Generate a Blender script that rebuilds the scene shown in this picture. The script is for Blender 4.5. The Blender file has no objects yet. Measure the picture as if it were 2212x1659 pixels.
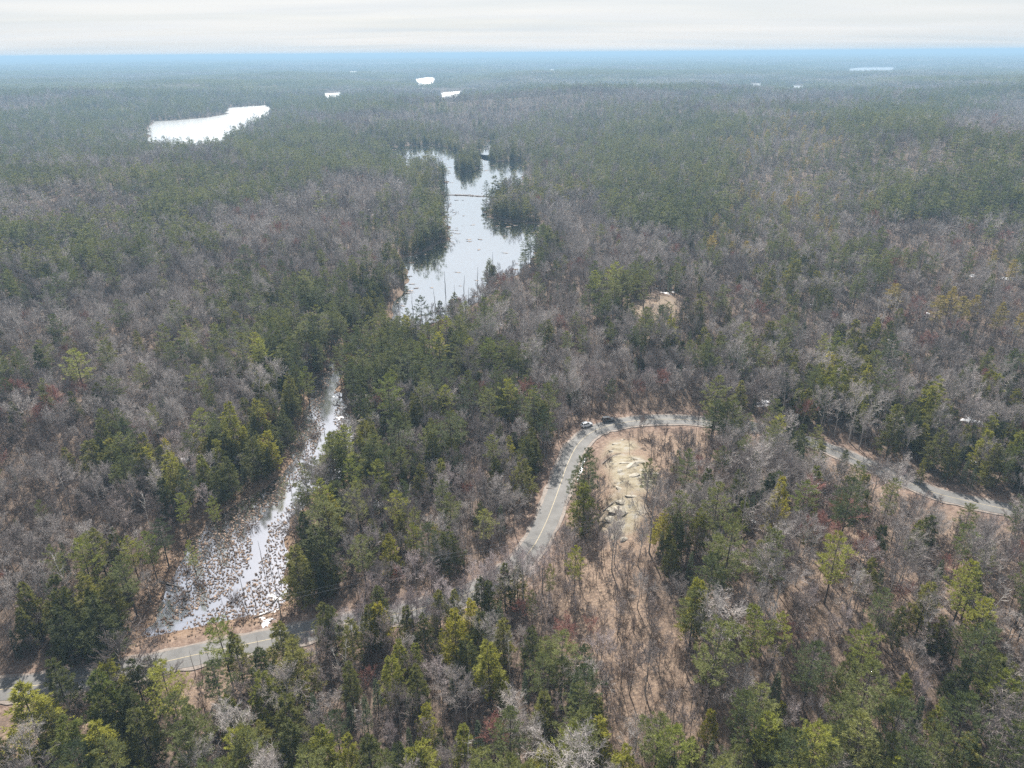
import bpy, math, random
import numpy as np
from mathutils import Vector

# ------------------------------------------------------------------ camera, sky, sun, exposure
scene = bpy.context.scene
col = scene.collection
CAM_H = 130.0
PITCH, ROLL = math.radians(24.97), math.radians(0.42)
cd = bpy.data.cameras.new('camera'); cam = bpy.data.objects.new('camera', cd); col.objects.link(cam)
cam.location = (0, 0, CAM_H)
from mathutils import Matrix
cam.rotation_mode = 'QUATERNION'
cam.rotation_quaternion = (Matrix.Rotation(math.radians(90) - PITCH, 3, 'X') @ Matrix.Rotation(-ROLL, 3, 'Z')).to_quaternion()
cd.sensor_width = 36.0; cd.lens = 36.0 * 1536 / 2212
cd.clip_start = 0.5; cd.clip_end = 90000
scene.camera = cam

SUN_AZ, SUN_EL = math.radians(6.5), math.radians(43)      # azimuth west of north (+Y)
sun_dir = Vector((-math.sin(SUN_AZ) * math.cos(SUN_EL), math.cos(SUN_AZ) * math.cos(SUN_EL), math.sin(SUN_EL)))
world = bpy.data.worlds.new('World'); scene.world = world; world.use_nodes = True
wn, wl = world.node_tree.nodes, world.node_tree.links
wn.clear()
sky = wn.new('ShaderNodeTexSky'); sky.sky_type = 'NISHITA'; sky.sun_disc = False
sky.sun_elevation = SUN_EL; sky.sun_rotation = -SUN_AZ
sky.altitude = 0; sky.air_density = 1.0; sky.dust_density = 2.0; sky.ozone_density = 1.0
tc = wn.new('ShaderNodeTexCoord'); mp = wn.new('ShaderNodeMapping'); mp.inputs['Scale'].default_value = (0.16, 0.42, 1.0)
nz = wn.new('ShaderNodeTexNoise'); nz.inputs['Scale'].default_value = 1.6; nz.inputs['Detail'].default_value = 5
rp = wn.new('ShaderNodeMapRange'); rp.inputs['From Min'].default_value = 0.35; rp.inputs['From Max'].default_value = 0.7
rp.inputs['To Min'].default_value = 0.88; rp.inputs['To Max'].default_value = 0.98
mx = wn.new('ShaderNodeMix'); mx.data_type = 'RGBA'
nz2 = wn.new('ShaderNodeTexNoise'); nz2.inputs['Scale'].default_value = 1.0; nz2.inputs['Detail'].default_value = 3; nz2.inputs['Distortion'].default_value = 0.4
vr = wn.new('ShaderNodeValToRGB'); vr.color_ramp.elements[0].position = .22; vr.color_ramp.elements[1].position = .66
vr.color_ramp.elements[0].color = (0.76, 0.83, 0.88, 1); vr.color_ramp.elements[1].color = (0.955, 0.97, 0.985, 1)
vm = wn.new('ShaderNodeMix'); vm.data_type = 'RGBA'; vm.blend_type = 'MULTIPLY'; vm.inputs['Factor'].default_value = 1
vm.inputs['B'].default_value = (6.0, 6.0, 6.0, 1)                   # thin bright overcast veil
wl.new(nz2.outputs['Fac'], vr.inputs[0]); wl.new(vr.outputs[0], vm.inputs['A']); wl.new(vm.outputs['Result'], mx.inputs['B'])
bg = wn.new('ShaderNodeBackground'); bg.inputs['Strength'].default_value = 0.07
wo = wn.new('ShaderNodeOutputWorld')
s0_ = wn.new('ShaderNodeSeparateXYZ'); wl.new(tc.outputs['Generated'], s0_.inputs[0])
za = wn.new('ShaderNodeMath'); za.operation = 'MAXIMUM'; za.inputs[1].default_value = 0.0; wl.new(s0_.outputs['Z'], za.inputs[0])
zb = wn.new('ShaderNodeMath'); zb.operation = 'ADD'; zb.inputs[1].default_value = 0.045; wl.new(za.outputs[0], zb.inputs[0])
dx_ = wn.new('ShaderNodeMath'); dx_.operation = 'DIVIDE'; wl.new(s0_.outputs['X'], dx_.inputs[0]); wl.new(zb.outputs[0], dx_.inputs[1])
dy_ = wn.new('ShaderNodeMath'); dy_.operation = 'DIVIDE'; wl.new(s0_.outputs['Y'], dy_.inputs[0]); wl.new(zb.outputs[0], dy_.inputs[1])
cb = wn.new('ShaderNodeCombineXYZ'); wl.new(dx_.outputs[0], cb.inputs[0]); wl.new(dy_.outputs[0], cb.inputs[1]); wl.new(cb.outputs[0], mp.inputs['Vector']); wl.new(mp.outputs['Vector'], nz.inputs['Vector']); wl.new(mp.outputs['Vector'], nz2.inputs['Vector'])
wl.new(nz.outputs['Fac'], rp.inputs['Value']); sx_ = wn.new('ShaderNodeSeparateXYZ'); wl.new(tc.outputs['Generated'], sx_.inputs[0])
zr = wn.new('ShaderNodeMapRange'); zr.interpolation_type = 'SMOOTHSTEP'; zr.inputs['From Min'].default_value = 0.1; zr.inputs['From Max'].default_value = 0.95
zr.inputs['To Min'].default_value = 1.0; zr.inputs['To Max'].default_value = 0.5; wl.new(sx_.outputs['Z'], zr.inputs['Value'])
zm = wn.new('ShaderNodeMath'); zm.operation = 'MULTIPLY'; wl.new(rp.outputs['Result'], zm.inputs[0]); wl.new(zr.outputs['Result'], zm.inputs[1]); wl.new(zm.outputs[0], mx.inputs['Factor'])
wl.new(sky.outputs['Color'], mx.inputs['A']); wl.new(mx.outputs['Result'], bg.inputs['Color']); wl.new(bg.outputs['Background'], wo.inputs['Surface'])
ld = bpy.data.lights.new('sun', 'SUN'); sun = bpy.data.objects.new('sun', ld); col.objects.link(sun)
ld.energy = 5.0; ld.angle = math.radians(1.2); ld.color = (1.0, 0.95, 0.87)
sun.rotation_euler = sun_dir.to_track_quat('Z', 'Y').to_euler(); sun.location = (0, 0, 400)
vs = scene.view_settings; vs.view_transform = 'Standard'; vs.look = 'None'; vs.exposure = 1.17; vs.gamma = 1.0; vs.use_curve_mapping = False
cy = scene.cycles
cy.max_bounces = 4; cy.diffuse_bounces = 2; cy.glossy_bounces = 2; cy.transmission_bounces = 2; cy.transparent_max_bounces = 4; cy.volume_bounces = 0
cy.caustics_reflective = False; cy.caustics_refractive = False
cy.use_denoising = False; cy.use_adaptive_sampling = True; cy.adaptive_threshold = 0.01; cy.sample_clamp_indirect = 4.0

# ------------------------------------------------------------------ measured layout (metres; camera stands over the origin, +Y is north)
WATER = {'marsh_water': [(-64.9, 354.2), (-67.2, 352.0), (-69.3, 349.8), (-70.2, 346.6), (-72.9, 344.7), (-72.6, 341.6), (-72.7, 338.5), (-72.8, 335.4), (-73.1, 332.3), (-73.7, 329.8), (-74.7, 327.5), (-75.0, 324.9), (-76.4, 322.8), (-78.5, 321.3), (-80.0, 319.1), (-81.8, 317.1), (-82.0, 314.4), (-83.9, 311.6), (-85.8, 308.8), (-84.5, 306.4), (-84.7, 303.6), (-85.3, 300.9), (-84.8, 298.3), (-83.8, 295.7), (-84.0, 292.9), (-84.6, 290.3), (-85.5, 287.7), (-86.8, 283.6), (-87.7, 279.3), (-85.5, 275.5), (-85.0, 271.1), (-84.6, 266.8), (-83.2, 262.6), (-83.4, 258.3), (-83.8, 254.0), (-82.5, 249.8), (-81.7, 245.5), (-82.6, 241.1), (-82.2, 236.7), (-82.0, 231.9), (-84.1, 227.6), (-81.1, 223.9), (-79.2, 219.6), (-77.0, 216.0), (-78.4, 211.9), (-78.6, 208.0), (-80.1, 204.4), (-81.3, 199.6), (-84.3, 195.6), (-87.5, 192.1), (-89.0, 187.6), (-91.6, 183.9), (-94.3, 180.3), (-93.5, 175.9), (-95.5, 171.8), (-95.3, 169.1), (-95.5, 166.5), (-93.9, 164.1), (-94.1, 161.3), (-93.7, 156.4), (-94.4, 151.6), (-93.1, 149.4), (-92.6, 146.9), (-92.3, 144.4), (-92.0, 141.9), (-90.6, 138.2), (-92.4, 134.6), (-92.7, 132.1), (-93.2, 129.6), (-89.9, 127.6), (-87.2, 127.4), (-84.7, 128.0), (-82.1, 128.7), (-80.0, 130.4), (-77.2, 130.0), (-74.6, 131.1), (-72.7, 133.1), (-70.1, 134.1), (-67.8, 135.4), (-65.1, 134.9), (-63.1, 136.3), (-60.7, 137.2), (-61.8, 141.2), (-60.0, 145.0), (-59.5, 148.0), (-60.6, 150.9), (-62.1, 153.4), (-63.5, 156.0), (-63.6, 159.4), (-62.9, 162.7), (-64.7, 165.5), (-66.6, 168.2), (-67.9, 171.5), (-67.6, 175.1), (-68.1, 178.6), (-69.1, 181.9), (-68.0, 184.9), (-65.9, 187.2), (-66.0, 190.3), (-67.1, 193.2), (-64.8, 197.3), (-62.2, 201.3), (-60.0, 202.8), (-58.1, 204.7), (-57.3, 207.3), (-57.1, 210.0), (-54.5, 213.6), (-52.9, 217.7), (-54.5, 220.9), (-54.2, 224.4), (-54.3, 228.0), (-56.2, 231.0), (-58.8, 234.9), (-61.7, 238.5), (-61.7, 243.1), (-62.7, 247.7), (-64.7, 251.1), (-67.0, 254.4), (-67.0, 258.5), (-68.8, 262.1), (-71.1, 266.4), (-71.7, 271.1), (-74.1, 272.6), (-75.8, 274.8), (-75.5, 277.6), (-74.6, 280.2), (-76.1, 284.4), (-76.0, 288.9), (-75.5, 293.4), (-75.6, 297.8), (-75.3, 300.6), (-75.0, 303.3), (-73.7, 305.8), (-73.1, 308.6), (-72.6, 311.7), (-71.8, 314.7), (-69.1, 316.6), (-68.6, 320.0), (-68.0, 323.6), (-67.3, 327.3), (-64.6, 329.9), (-62.6, 333.0), (-61.3, 336.4), (-60.3, 339.9), (-61.2, 343.5), (-61.4, 347.2), (-63.7, 350.4)], 'pond': [(-66.3, 355.7), (-65.0, 363.3), (-64.8, 371.0), (-67.1, 378.5), (-67.7, 386.2), (-67.9, 392.7), (-66.8, 399.2), (-64.8, 405.5), (-64.9, 412.1), (-65.1, 418.5), (-66.6, 424.7), (-64.3, 430.7), (-64.4, 437.2), (-67.3, 444.5), (-67.4, 452.3), (-68.3, 460.3), (-73.5, 466.5), (-74.8, 471.0), (-77.0, 475.1), (-78.2, 479.6), (-77.8, 484.3), (-76.6, 490.3), (-71.7, 494.0), (-67.5, 498.7), (-64.0, 503.9), (-60.7, 509.3), (-57.3, 514.5), (-57.7, 520.2), (-56.2, 525.7), (-54.3, 530.9), (-52.1, 536.1), (-48.2, 540.8), (-46.2, 546.5), (-48.5, 552.1), (-49.5, 558.1), (-51.2, 565.9), (-51.3, 573.9), (-49.1, 581.7), (-49.8, 589.7), (-55.2, 596.3), (-55.1, 604.8), (-57.5, 612.5), (-56.8, 620.6), (-55.4, 629.3), (-58.6, 637.5), (-61.2, 645.7), (-61.3, 654.3), (-60.5, 662.9), (-61.3, 671.6), (-64.3, 679.6), (-66.8, 687.9), (-65.8, 694.8), (-67.9, 701.4), (-67.7, 708.5), (-64.0, 714.4), (-64.6, 721.1), (-65.3, 727.7), (-65.5, 734.4), (-66.9, 741.0), (-69.5, 747.2), (-71.6, 753.6), (-72.5, 760.4), (-76.1, 766.2), (-77.4, 772.9), (-78.9, 779.6), (-78.3, 786.4), (-77.0, 793.1), (-77.1, 800.3), (-72.9, 806.2), (-68.7, 811.9), (-68.4, 819.1), (-73.9, 823.5), (-80.1, 827.0), (-82.4, 833.8), (-87.0, 839.2), (-88.4, 845.1), (-88.4, 851.1), (-88.1, 857.1), (-87.5, 863.1), (-89.8, 869.2), (-88.6, 875.7), (-85.2, 881.0), (-81.4, 886.1), (-77.3, 893.0), (-78.9, 900.8), (-78.5, 908.3), (-80.5, 915.6), (-84.2, 922.0), (-87.7, 928.6), (-92.9, 934.8), (-91.8, 942.9), (-96.2, 945.5), (-99.2, 949.7), (-103.9, 946.9), (-108.3, 943.5), (-113.8, 943.4), (-119.1, 941.8), (-125.9, 942.8), (-132.2, 945.5), (-139.3, 946.8), (-144.1, 952.2), (-148.0, 948.0), (-151.4, 943.4), (-155.7, 939.7), (-159.2, 935.1), (-158.1, 940.6), (-155.7, 945.6), (-154.2, 950.9), (-151.8, 956.0), (-152.7, 961.5), (-153.4, 966.9), (-154.0, 972.5), (-155.7, 977.8), (-154.4, 983.5), (-156.0, 989.1), (-159.3, 993.7), (-162.4, 998.4), (-165.8, 1002.8), (-168.3, 1007.6), (-172.5, 1011.2), (-175.6, 1015.7), (-173.2, 1021.0), (-170.0, 1026.0), (-171.6, 1031.6), (-173.8, 1037.1), (-171.0, 1041.8), (-168.3, 1046.6), (-167.5, 1052.1), (-167.7, 1057.6), (-170.5, 1062.2), (-173.0, 1067.0), (-175.4, 1071.9), (-176.3, 1077.2), (-176.3, 1082.9), (-175.8, 1088.6), (-177.6, 1094.4), (-182.7, 1097.6), (-182.9, 1102.2), (-182.5, 1106.9), (-182.4, 1111.6), (-184.5, 1115.9), (-184.6, 1120.5), (-184.2, 1125.2), (-184.9, 1129.8), (-186.5, 1134.2), (-181.1, 1134.7), (-175.8, 1135.9), (-170.7, 1137.8), (-165.3, 1138.7), (-165.3, 1144.4), (-162.4, 1149.1), (-161.4, 1154.5), (-160.0, 1159.7), (-153.6, 1158.8), (-147.2, 1159.7), (-140.7, 1161.1), (-135.6, 1165.3), (-130.4, 1169.7), (-126.5, 1175.3), (-123.6, 1182.2), (-127.0, 1188.8), (-128.1, 1182.1), (-124.5, 1176.3), (-119.6, 1171.0), (-121.1, 1163.9), (-116.6, 1159.3), (-111.7, 1155.1), (-107.1, 1150.4), (-104.7, 1144.3), (-99.6, 1138.9), (-96.2, 1132.3), (-98.0, 1123.9), (-91.4, 1118.4), (-89.3, 1111.3), (-87.4, 1104.2), (-85.4, 1096.8), (-79.8, 1091.6), (-74.9, 1087.8), (-69.0, 1086.1), (-64.1, 1082.5), (-58.8, 1079.6), (-55.4, 1086.8), (-54.6, 1094.7), (-48.5, 1099.6), (-42.6, 1104.8), (-43.4, 1112.7), (-47.7, 1119.4), (-48.0, 1127.3), (-45.3, 1134.7), (-42.0, 1142.9), (-39.0, 1151.2), (-36.7, 1159.9), (-37.9, 1168.8), (-40.1, 1173.0), (-41.0, 1177.7), (-42.4, 1182.2), (-44.4, 1186.4), (-41.9, 1190.5), (-40.6, 1195.1), (-39.4, 1199.7), (-36.6, 1203.6), (-33.8, 1207.9), (-31.0, 1212.2), (-27.6, 1216.0), (-24.6, 1220.2), (-22.7, 1225.6), (-25.1, 1230.8), (-29.3, 1234.4), (-31.0, 1239.6), (-35.3, 1241.9), (-38.0, 1246.0), (-41.3, 1249.8), (-41.4, 1254.8), (-43.6, 1259.0), (-43.6, 1263.7), (-44.1, 1268.6), (-47.3, 1272.2), (-48.7, 1277.4), (-52.7, 1280.9), (-55.1, 1285.6), (-55.7, 1290.8), (-57.3, 1296.0), (-58.8, 1301.1), (-56.6, 1306.0), (-55.2, 1311.2), (-53.3, 1316.2), (-51.9, 1321.4), (-53.4, 1326.6), (-55.8, 1331.3), (-55.5, 1336.5), (-55.1, 1341.6), (-53.1, 1346.3), (-50.7, 1350.8), (-54.9, 1354.6), (-59.0, 1358.4), (-61.2, 1363.8), (-59.9, 1369.6), (-60.4, 1375.3), (-61.7, 1380.8), (-65.9, 1384.8), (-71.3, 1387.0), (-73.7, 1392.7), (-70.5, 1398.1), (-67.6, 1402.8), (-64.0, 1407.0), (-63.1, 1412.3), (-62.4, 1417.7), (-62.8, 1423.2), (-65.0, 1428.2), (-62.1, 1435.8), (-55.2, 1440.1), (-52.6, 1447.4), (-50.9, 1454.9), (-46.1, 1447.4), (-43.0, 1439.0), (-40.6, 1430.5), (-36.8, 1422.4), (-37.8, 1413.5), (-38.5, 1404.5), (-38.8, 1394.5), (-46.9, 1388.5), (-53.6, 1382.1), (-56.0, 1373.2), (-51.8, 1364.8), (-53.5, 1355.5), (-47.6, 1347.3), (-52.8, 1338.7), (-51.8, 1330.3), (-49.8, 1322.1), (-47.6, 1313.9), (-44.9, 1305.9), (-42.8, 1297.5), (-37.6, 1290.7), (-38.1, 1282.2), (-37.8, 1273.8), (-33.9, 1265.5), (-37.1, 1256.9), (-33.6, 1249.1), (-29.1, 1241.9), (-26.7, 1233.7), (-24.3, 1225.5), (-25.7, 1216.5), (-30.4, 1208.7), (-27.3, 1200.3), (-25.2, 1191.6), (-24.6, 1184.6), (-25.7, 1177.6), (-26.6, 1170.4), (-23.2, 1163.9), (-24.6, 1156.9), (-22.6, 1150.0), (-23.3, 1143.1), (-24.0, 1136.2), (-24.4, 1128.5), (-23.0, 1121.0), (-26.3, 1114.0), (-30.8, 1107.8), (-30.1, 1100.3), (-25.9, 1094.1), (-21.2, 1088.3), (-19.7, 1080.9), (-19.1, 1075.5), (-17.8, 1070.1), (-17.0, 1064.3), (-20.6, 1059.5), (-22.5, 1054.3), (-26.9, 1050.9), (-28.7, 1045.7), (-32.8, 1042.0), (-31.8, 1034.8), (-32.8, 1027.7), (-30.8, 1020.8), (-30.4, 1013.6), (-30.4, 1006.4), (-31.3, 999.3), (-27.6, 991.9), (-32.4, 985.1), (-28.2, 981.9), (-23.9, 978.8), (-21.2, 974.0), (-16.7, 971.0), (-11.4, 970.2), (-6.2, 969.5), (-1.1, 971.4), (4.4, 971.1), (8.6, 974.4), (11.5, 978.8), (16.0, 981.9), (18.3, 986.9), (15.0, 982.1), (12.2, 976.9), (14.2, 971.4), (14.8, 965.5), (17.1, 960.5), (18.5, 955.2), (19.5, 949.8), (19.0, 944.3), (16.4, 939.3), (15.4, 933.7), (14.7, 928.0), (16.9, 922.7), (18.4, 917.5), (20.8, 912.5), (22.1, 907.2), (22.5, 901.8), (22.8, 895.8), (18.9, 891.4), (17.3, 886.1), (15.1, 881.0), (18.7, 876.4), (18.8, 870.5), (19.9, 864.9), (19.1, 859.3), (16.2, 854.3), (12.3, 849.9), (11.4, 844.1), (13.2, 838.4), (13.9, 832.6), (11.9, 827.2), (14.1, 822.0), (16.2, 816.8), (15.8, 808.9), (10.4, 802.9), (8.6, 795.6), (5.7, 788.7), (-0.4, 783.5), (-3.0, 776.0), (-7.2, 768.8), (-5.2, 760.7), (-9.1, 756.4), (-11.7, 751.2), (-8.9, 745.8), (-9.6, 739.9), (-11.9, 735.0), (-15.0, 730.5), (-16.6, 725.3), (-17.0, 719.9), (-19.2, 713.9), (-20.6, 707.6), (-18.8, 701.5), (-17.7, 695.1), (-19.8, 689.1), (-21.2, 683.0), (-19.8, 676.8), (-19.5, 670.4), (-19.7, 663.9), (-21.7, 657.8), (-23.3, 651.5), (-26.2, 645.7), (-21.8, 640.6), (-18.7, 634.6), (-21.6, 628.0), (-19.1, 621.2), (-14.9, 618.0), (-10.7, 614.9), (-6.9, 611.0), (-5.3, 605.8), (1.4, 602.3), (8.9, 603.5), (14.9, 599.3), (22.0, 597.6), (24.2, 593.0), (24.8, 588.0), (25.5, 582.9), (24.1, 578.0), (25.3, 573.1), (27.1, 568.4), (26.0, 563.4), (26.3, 558.4), (27.0, 553.2), (24.8, 548.5), (23.8, 543.7), (22.6, 538.8), (22.8, 533.7), (24.9, 529.0), (23.5, 524.1), (23.2, 519.0), (20.1, 510.7), (15.7, 503.0), (16.0, 498.2), (18.3, 493.9), (14.9, 490.3), (13.8, 485.5), (13.9, 479.8), (14.3, 474.1), (9.9, 470.2), (8.0, 464.6), (5.5, 459.1), (7.3, 453.3), (4.9, 448.2), (1.7, 443.5), (-3.1, 440.5), (-8.7, 439.9), (-10.2, 435.1), (-13.0, 430.9), (-15.5, 426.5), (-16.2, 421.4), (-14.9, 415.7), (-10.0, 412.5), (-10.1, 407.0), (-12.2, 401.9), (-14.9, 398.0), (-16.9, 393.7), (-20.6, 390.6), (-23.0, 386.4), (-25.2, 382.0), (-25.8, 377.2), (-28.5, 373.2), (-31.7, 369.6), (-34.4, 365.3), (-37.5, 361.4), (-40.7, 357.4), (-45.4, 355.2), (-52.9, 350.5), (-61.6, 348.6)], 'lake': [(-565.2, 1157.1), (-570.1, 1180.1), (-577.4, 1202.4), (-591.9, 1221.2), (-601.3, 1242.8), (-616.5, 1261.3), (-628.4, 1282.1), (-631.4, 1305.8), (-635.8, 1329.2), (-645.6, 1350.6), (-660.2, 1369.1), (-672.8, 1389.4), (-676.3, 1413.0), (-689.3, 1432.6), (-702.8, 1451.8), (-703.9, 1476.1), (-716.8, 1496.7), (-725.0, 1515.8), (-735.8, 1533.6), (-739.0, 1554.2), (-745.5, 1574.0), (-752.7, 1593.5), (-758.0, 1613.6), (-770.2, 1630.5), (-778.9, 1649.4), (-765.0, 1659.3), (-752.2, 1670.5), (-737.0, 1679.0), (-726.1, 1692.4), (-720.5, 1704.9), (-713.4, 1716.6), (-705.1, 1727.5), (-696.7, 1738.3), (-694.8, 1751.8), (-694.6, 1765.5), (-692.0, 1778.9), (-690.9, 1792.5), (-686.4, 1809.8), (-687.6, 1827.7), (-687.4, 1845.4), (-686.5, 1863.0), (-696.9, 1873.6), (-704.3, 1886.5), (-713.2, 1898.8), (-715.9, 1913.6), (-717.4, 1928.2), (-719.6, 1942.8), (-724.4, 1956.7), (-727.9, 1971.0), (-736.8, 1982.8), (-742.9, 1996.4), (-742.1, 2011.5), (-747.7, 2025.5), (-753.6, 2039.3), (-760.0, 2052.9), (-757.3, 2067.7), (-757.2, 2082.8), (-747.6, 2093.1), (-740.1, 2105.1), (-732.0, 2116.7), (-721.3, 2125.9), (-710.1, 2134.8), (-702.5, 2146.9), (-696.0, 2159.5), (-686.6, 2170.1), (-686.8, 2154.1), (-684.5, 2138.3), (-677.3, 2124.0), (-672.4, 2108.7), (-664.6, 2094.9), (-655.9, 2081.6), (-652.2, 2066.1), (-647.0, 2051.1), (-641.0, 2036.5), (-633.8, 2022.4), (-628.8, 2007.3), (-620.2, 1994.0), (-615.8, 1978.7), (-609.4, 1964.1), (-605.5, 1948.6), (-605.9, 1932.5), (-610.0, 1915.9), (-601.6, 1900.9), (-594.4, 1886.7), (-586.4, 1872.9), (-584.5, 1857.2), (-578.9, 1842.4), (-570.9, 1828.6), (-567.8, 1813.0), (-565.4, 1797.0), (-557.1, 1783.0), (-559.1, 1767.0), (-555.6, 1751.3), (-549.8, 1736.6), (-546.9, 1721.0), (-543.7, 1705.3), (-534.6, 1692.0), (-535.1, 1673.7), (-533.0, 1655.5), (-528.0, 1637.6), (-530.4, 1619.1), (-531.7, 1600.7), (-528.6, 1582.6), (-526.6, 1564.4), (-523.1, 1546.4), (-518.1, 1522.1), (-509.4, 1498.9), (-508.7, 1474.1), (-506.8, 1449.4), (-500.7, 1425.6), (-497.9, 1401.1), (-495.8, 1376.5), (-488.8, 1352.8), (-487.9, 1328.0), (-481.8, 1304.0), (-479.8, 1279.1), (-470.3, 1256.1), (-468.4, 1243.7), (-467.1, 1231.2), (-464.3, 1219.0), (-462.6, 1206.6), (-457.0, 1195.3), (-450.0, 1184.9), (-444.9, 1173.4), (-437.3, 1163.3), (-442.3, 1147.0), (-446.7, 1130.4), (-451.2, 1113.8), (-459.5, 1098.7), (-473.7, 1104.4), (-487.4, 1111.4), (-502.5, 1114.0), (-517.8, 1115.3), (-530.9, 1124.3), (-543.3, 1134.2), (-555.2, 1144.7)], 'far_pond': [(-527.2, 4336.3), (-499.4, 4663.2), (-436.8, 4560.8), (-338.3, 3376.0), (-362.4, 3076.9)], 'far_pond_west': [(-677.0, 2804.2), (-632.5, 2864.6), (-501.0, 2252.2), (-529.9, 2207.3)], 'far_pond_middle': [(-248.4, 2775.9), (-183.0, 2939.4), (-156.8, 2230.7), (-187.4, 2116.7)], 'far_pond_east': [(418.0, 3300.3), (464.4, 3292.2), (360.0, 2559.1), (325.3, 2564.7)], 'far_lake': [(2692.9, 6147.6), (2916.8, 6451.0), (3231.2, 6535.8), (2259.5, 4577.9), (1945.7, 4446.3)], 'far_pond_marshy': [(1183.5, 3212.2), (1207.1, 3161.8), (947.5, 2498.0), (926.2, 2501.5)], 'far_pond_slim': [(1073.4, 3432.1), (1122.3, 3449.5), (899.7, 2762.4), (869.8, 2767.8)], 'far_pond_tiny': [(-1333.4, 6468.6), (-1267.8, 6448.1), (-989.8, 5029.3), (-1040.7, 5043.9)], 'far_pond_speck': [(342.8, 6616.8), (373.7, 6606.0), (298.5, 5275.2), (273.8, 5283.2)]}
ISLAND = [(-73.0, 931.9), (-73.3, 987.3), (-58.9, 1019.0), (-40.9, 981.1), (-35.1, 921.9), (-45.0, 884.3), (-59.4, 874.1)]
ROAD = [(-136.3, 108.8), (-125.0, 112.4), (-114.8, 115.6), (-107.4, 116.9), (-100.0, 118.7), (-86.8, 121.9), (-75.4, 125.5), (-63.4, 129.0), (-52.0, 132.0), (-40.1, 134.9), (-26.8, 137.8), (-15.3, 141.1), (-6.0, 146.2), (0.7, 152.3), (5.6, 160.1), (9.4, 170.2), (12.7, 181.7), (15.6, 193.1), (18.5, 204.3), (22.5, 216.4), (27.4, 225.2), (33.5, 231.0), (41.4, 234.8), (51.3, 236.9), (63.5, 236.3), (78.1, 232.5), (90.5, 228.1), (101.2, 220.1), (109.5, 212.0), (115.7, 204.4), (122.5, 195.8), (129.6, 186.4), (137.9, 180.9), (152.2, 174.1), (167.0, 168.3), (182.6, 162.7)]
KNOLLS = [(35.1, 183.0, 17, 34, 7.0), (71.0, 337.7, 32, 45, 9.0), (56.3, 130.2, 60, 45, 7.0), (87.5, 118.9, 60, 50, 6.0)]
BARE = [(36.6, 186.6, 9.2, 17.4, 1.0), (30.6, 164.3, 6.0, 9.9, 1.0), (35.8, 212.4, 6.0, 9.6, 1.0), (67.9, 330.4, 14.1, 18.6, 0.3), (79.5, 350.9, 7.2, 13.3, 0.3)]
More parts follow.
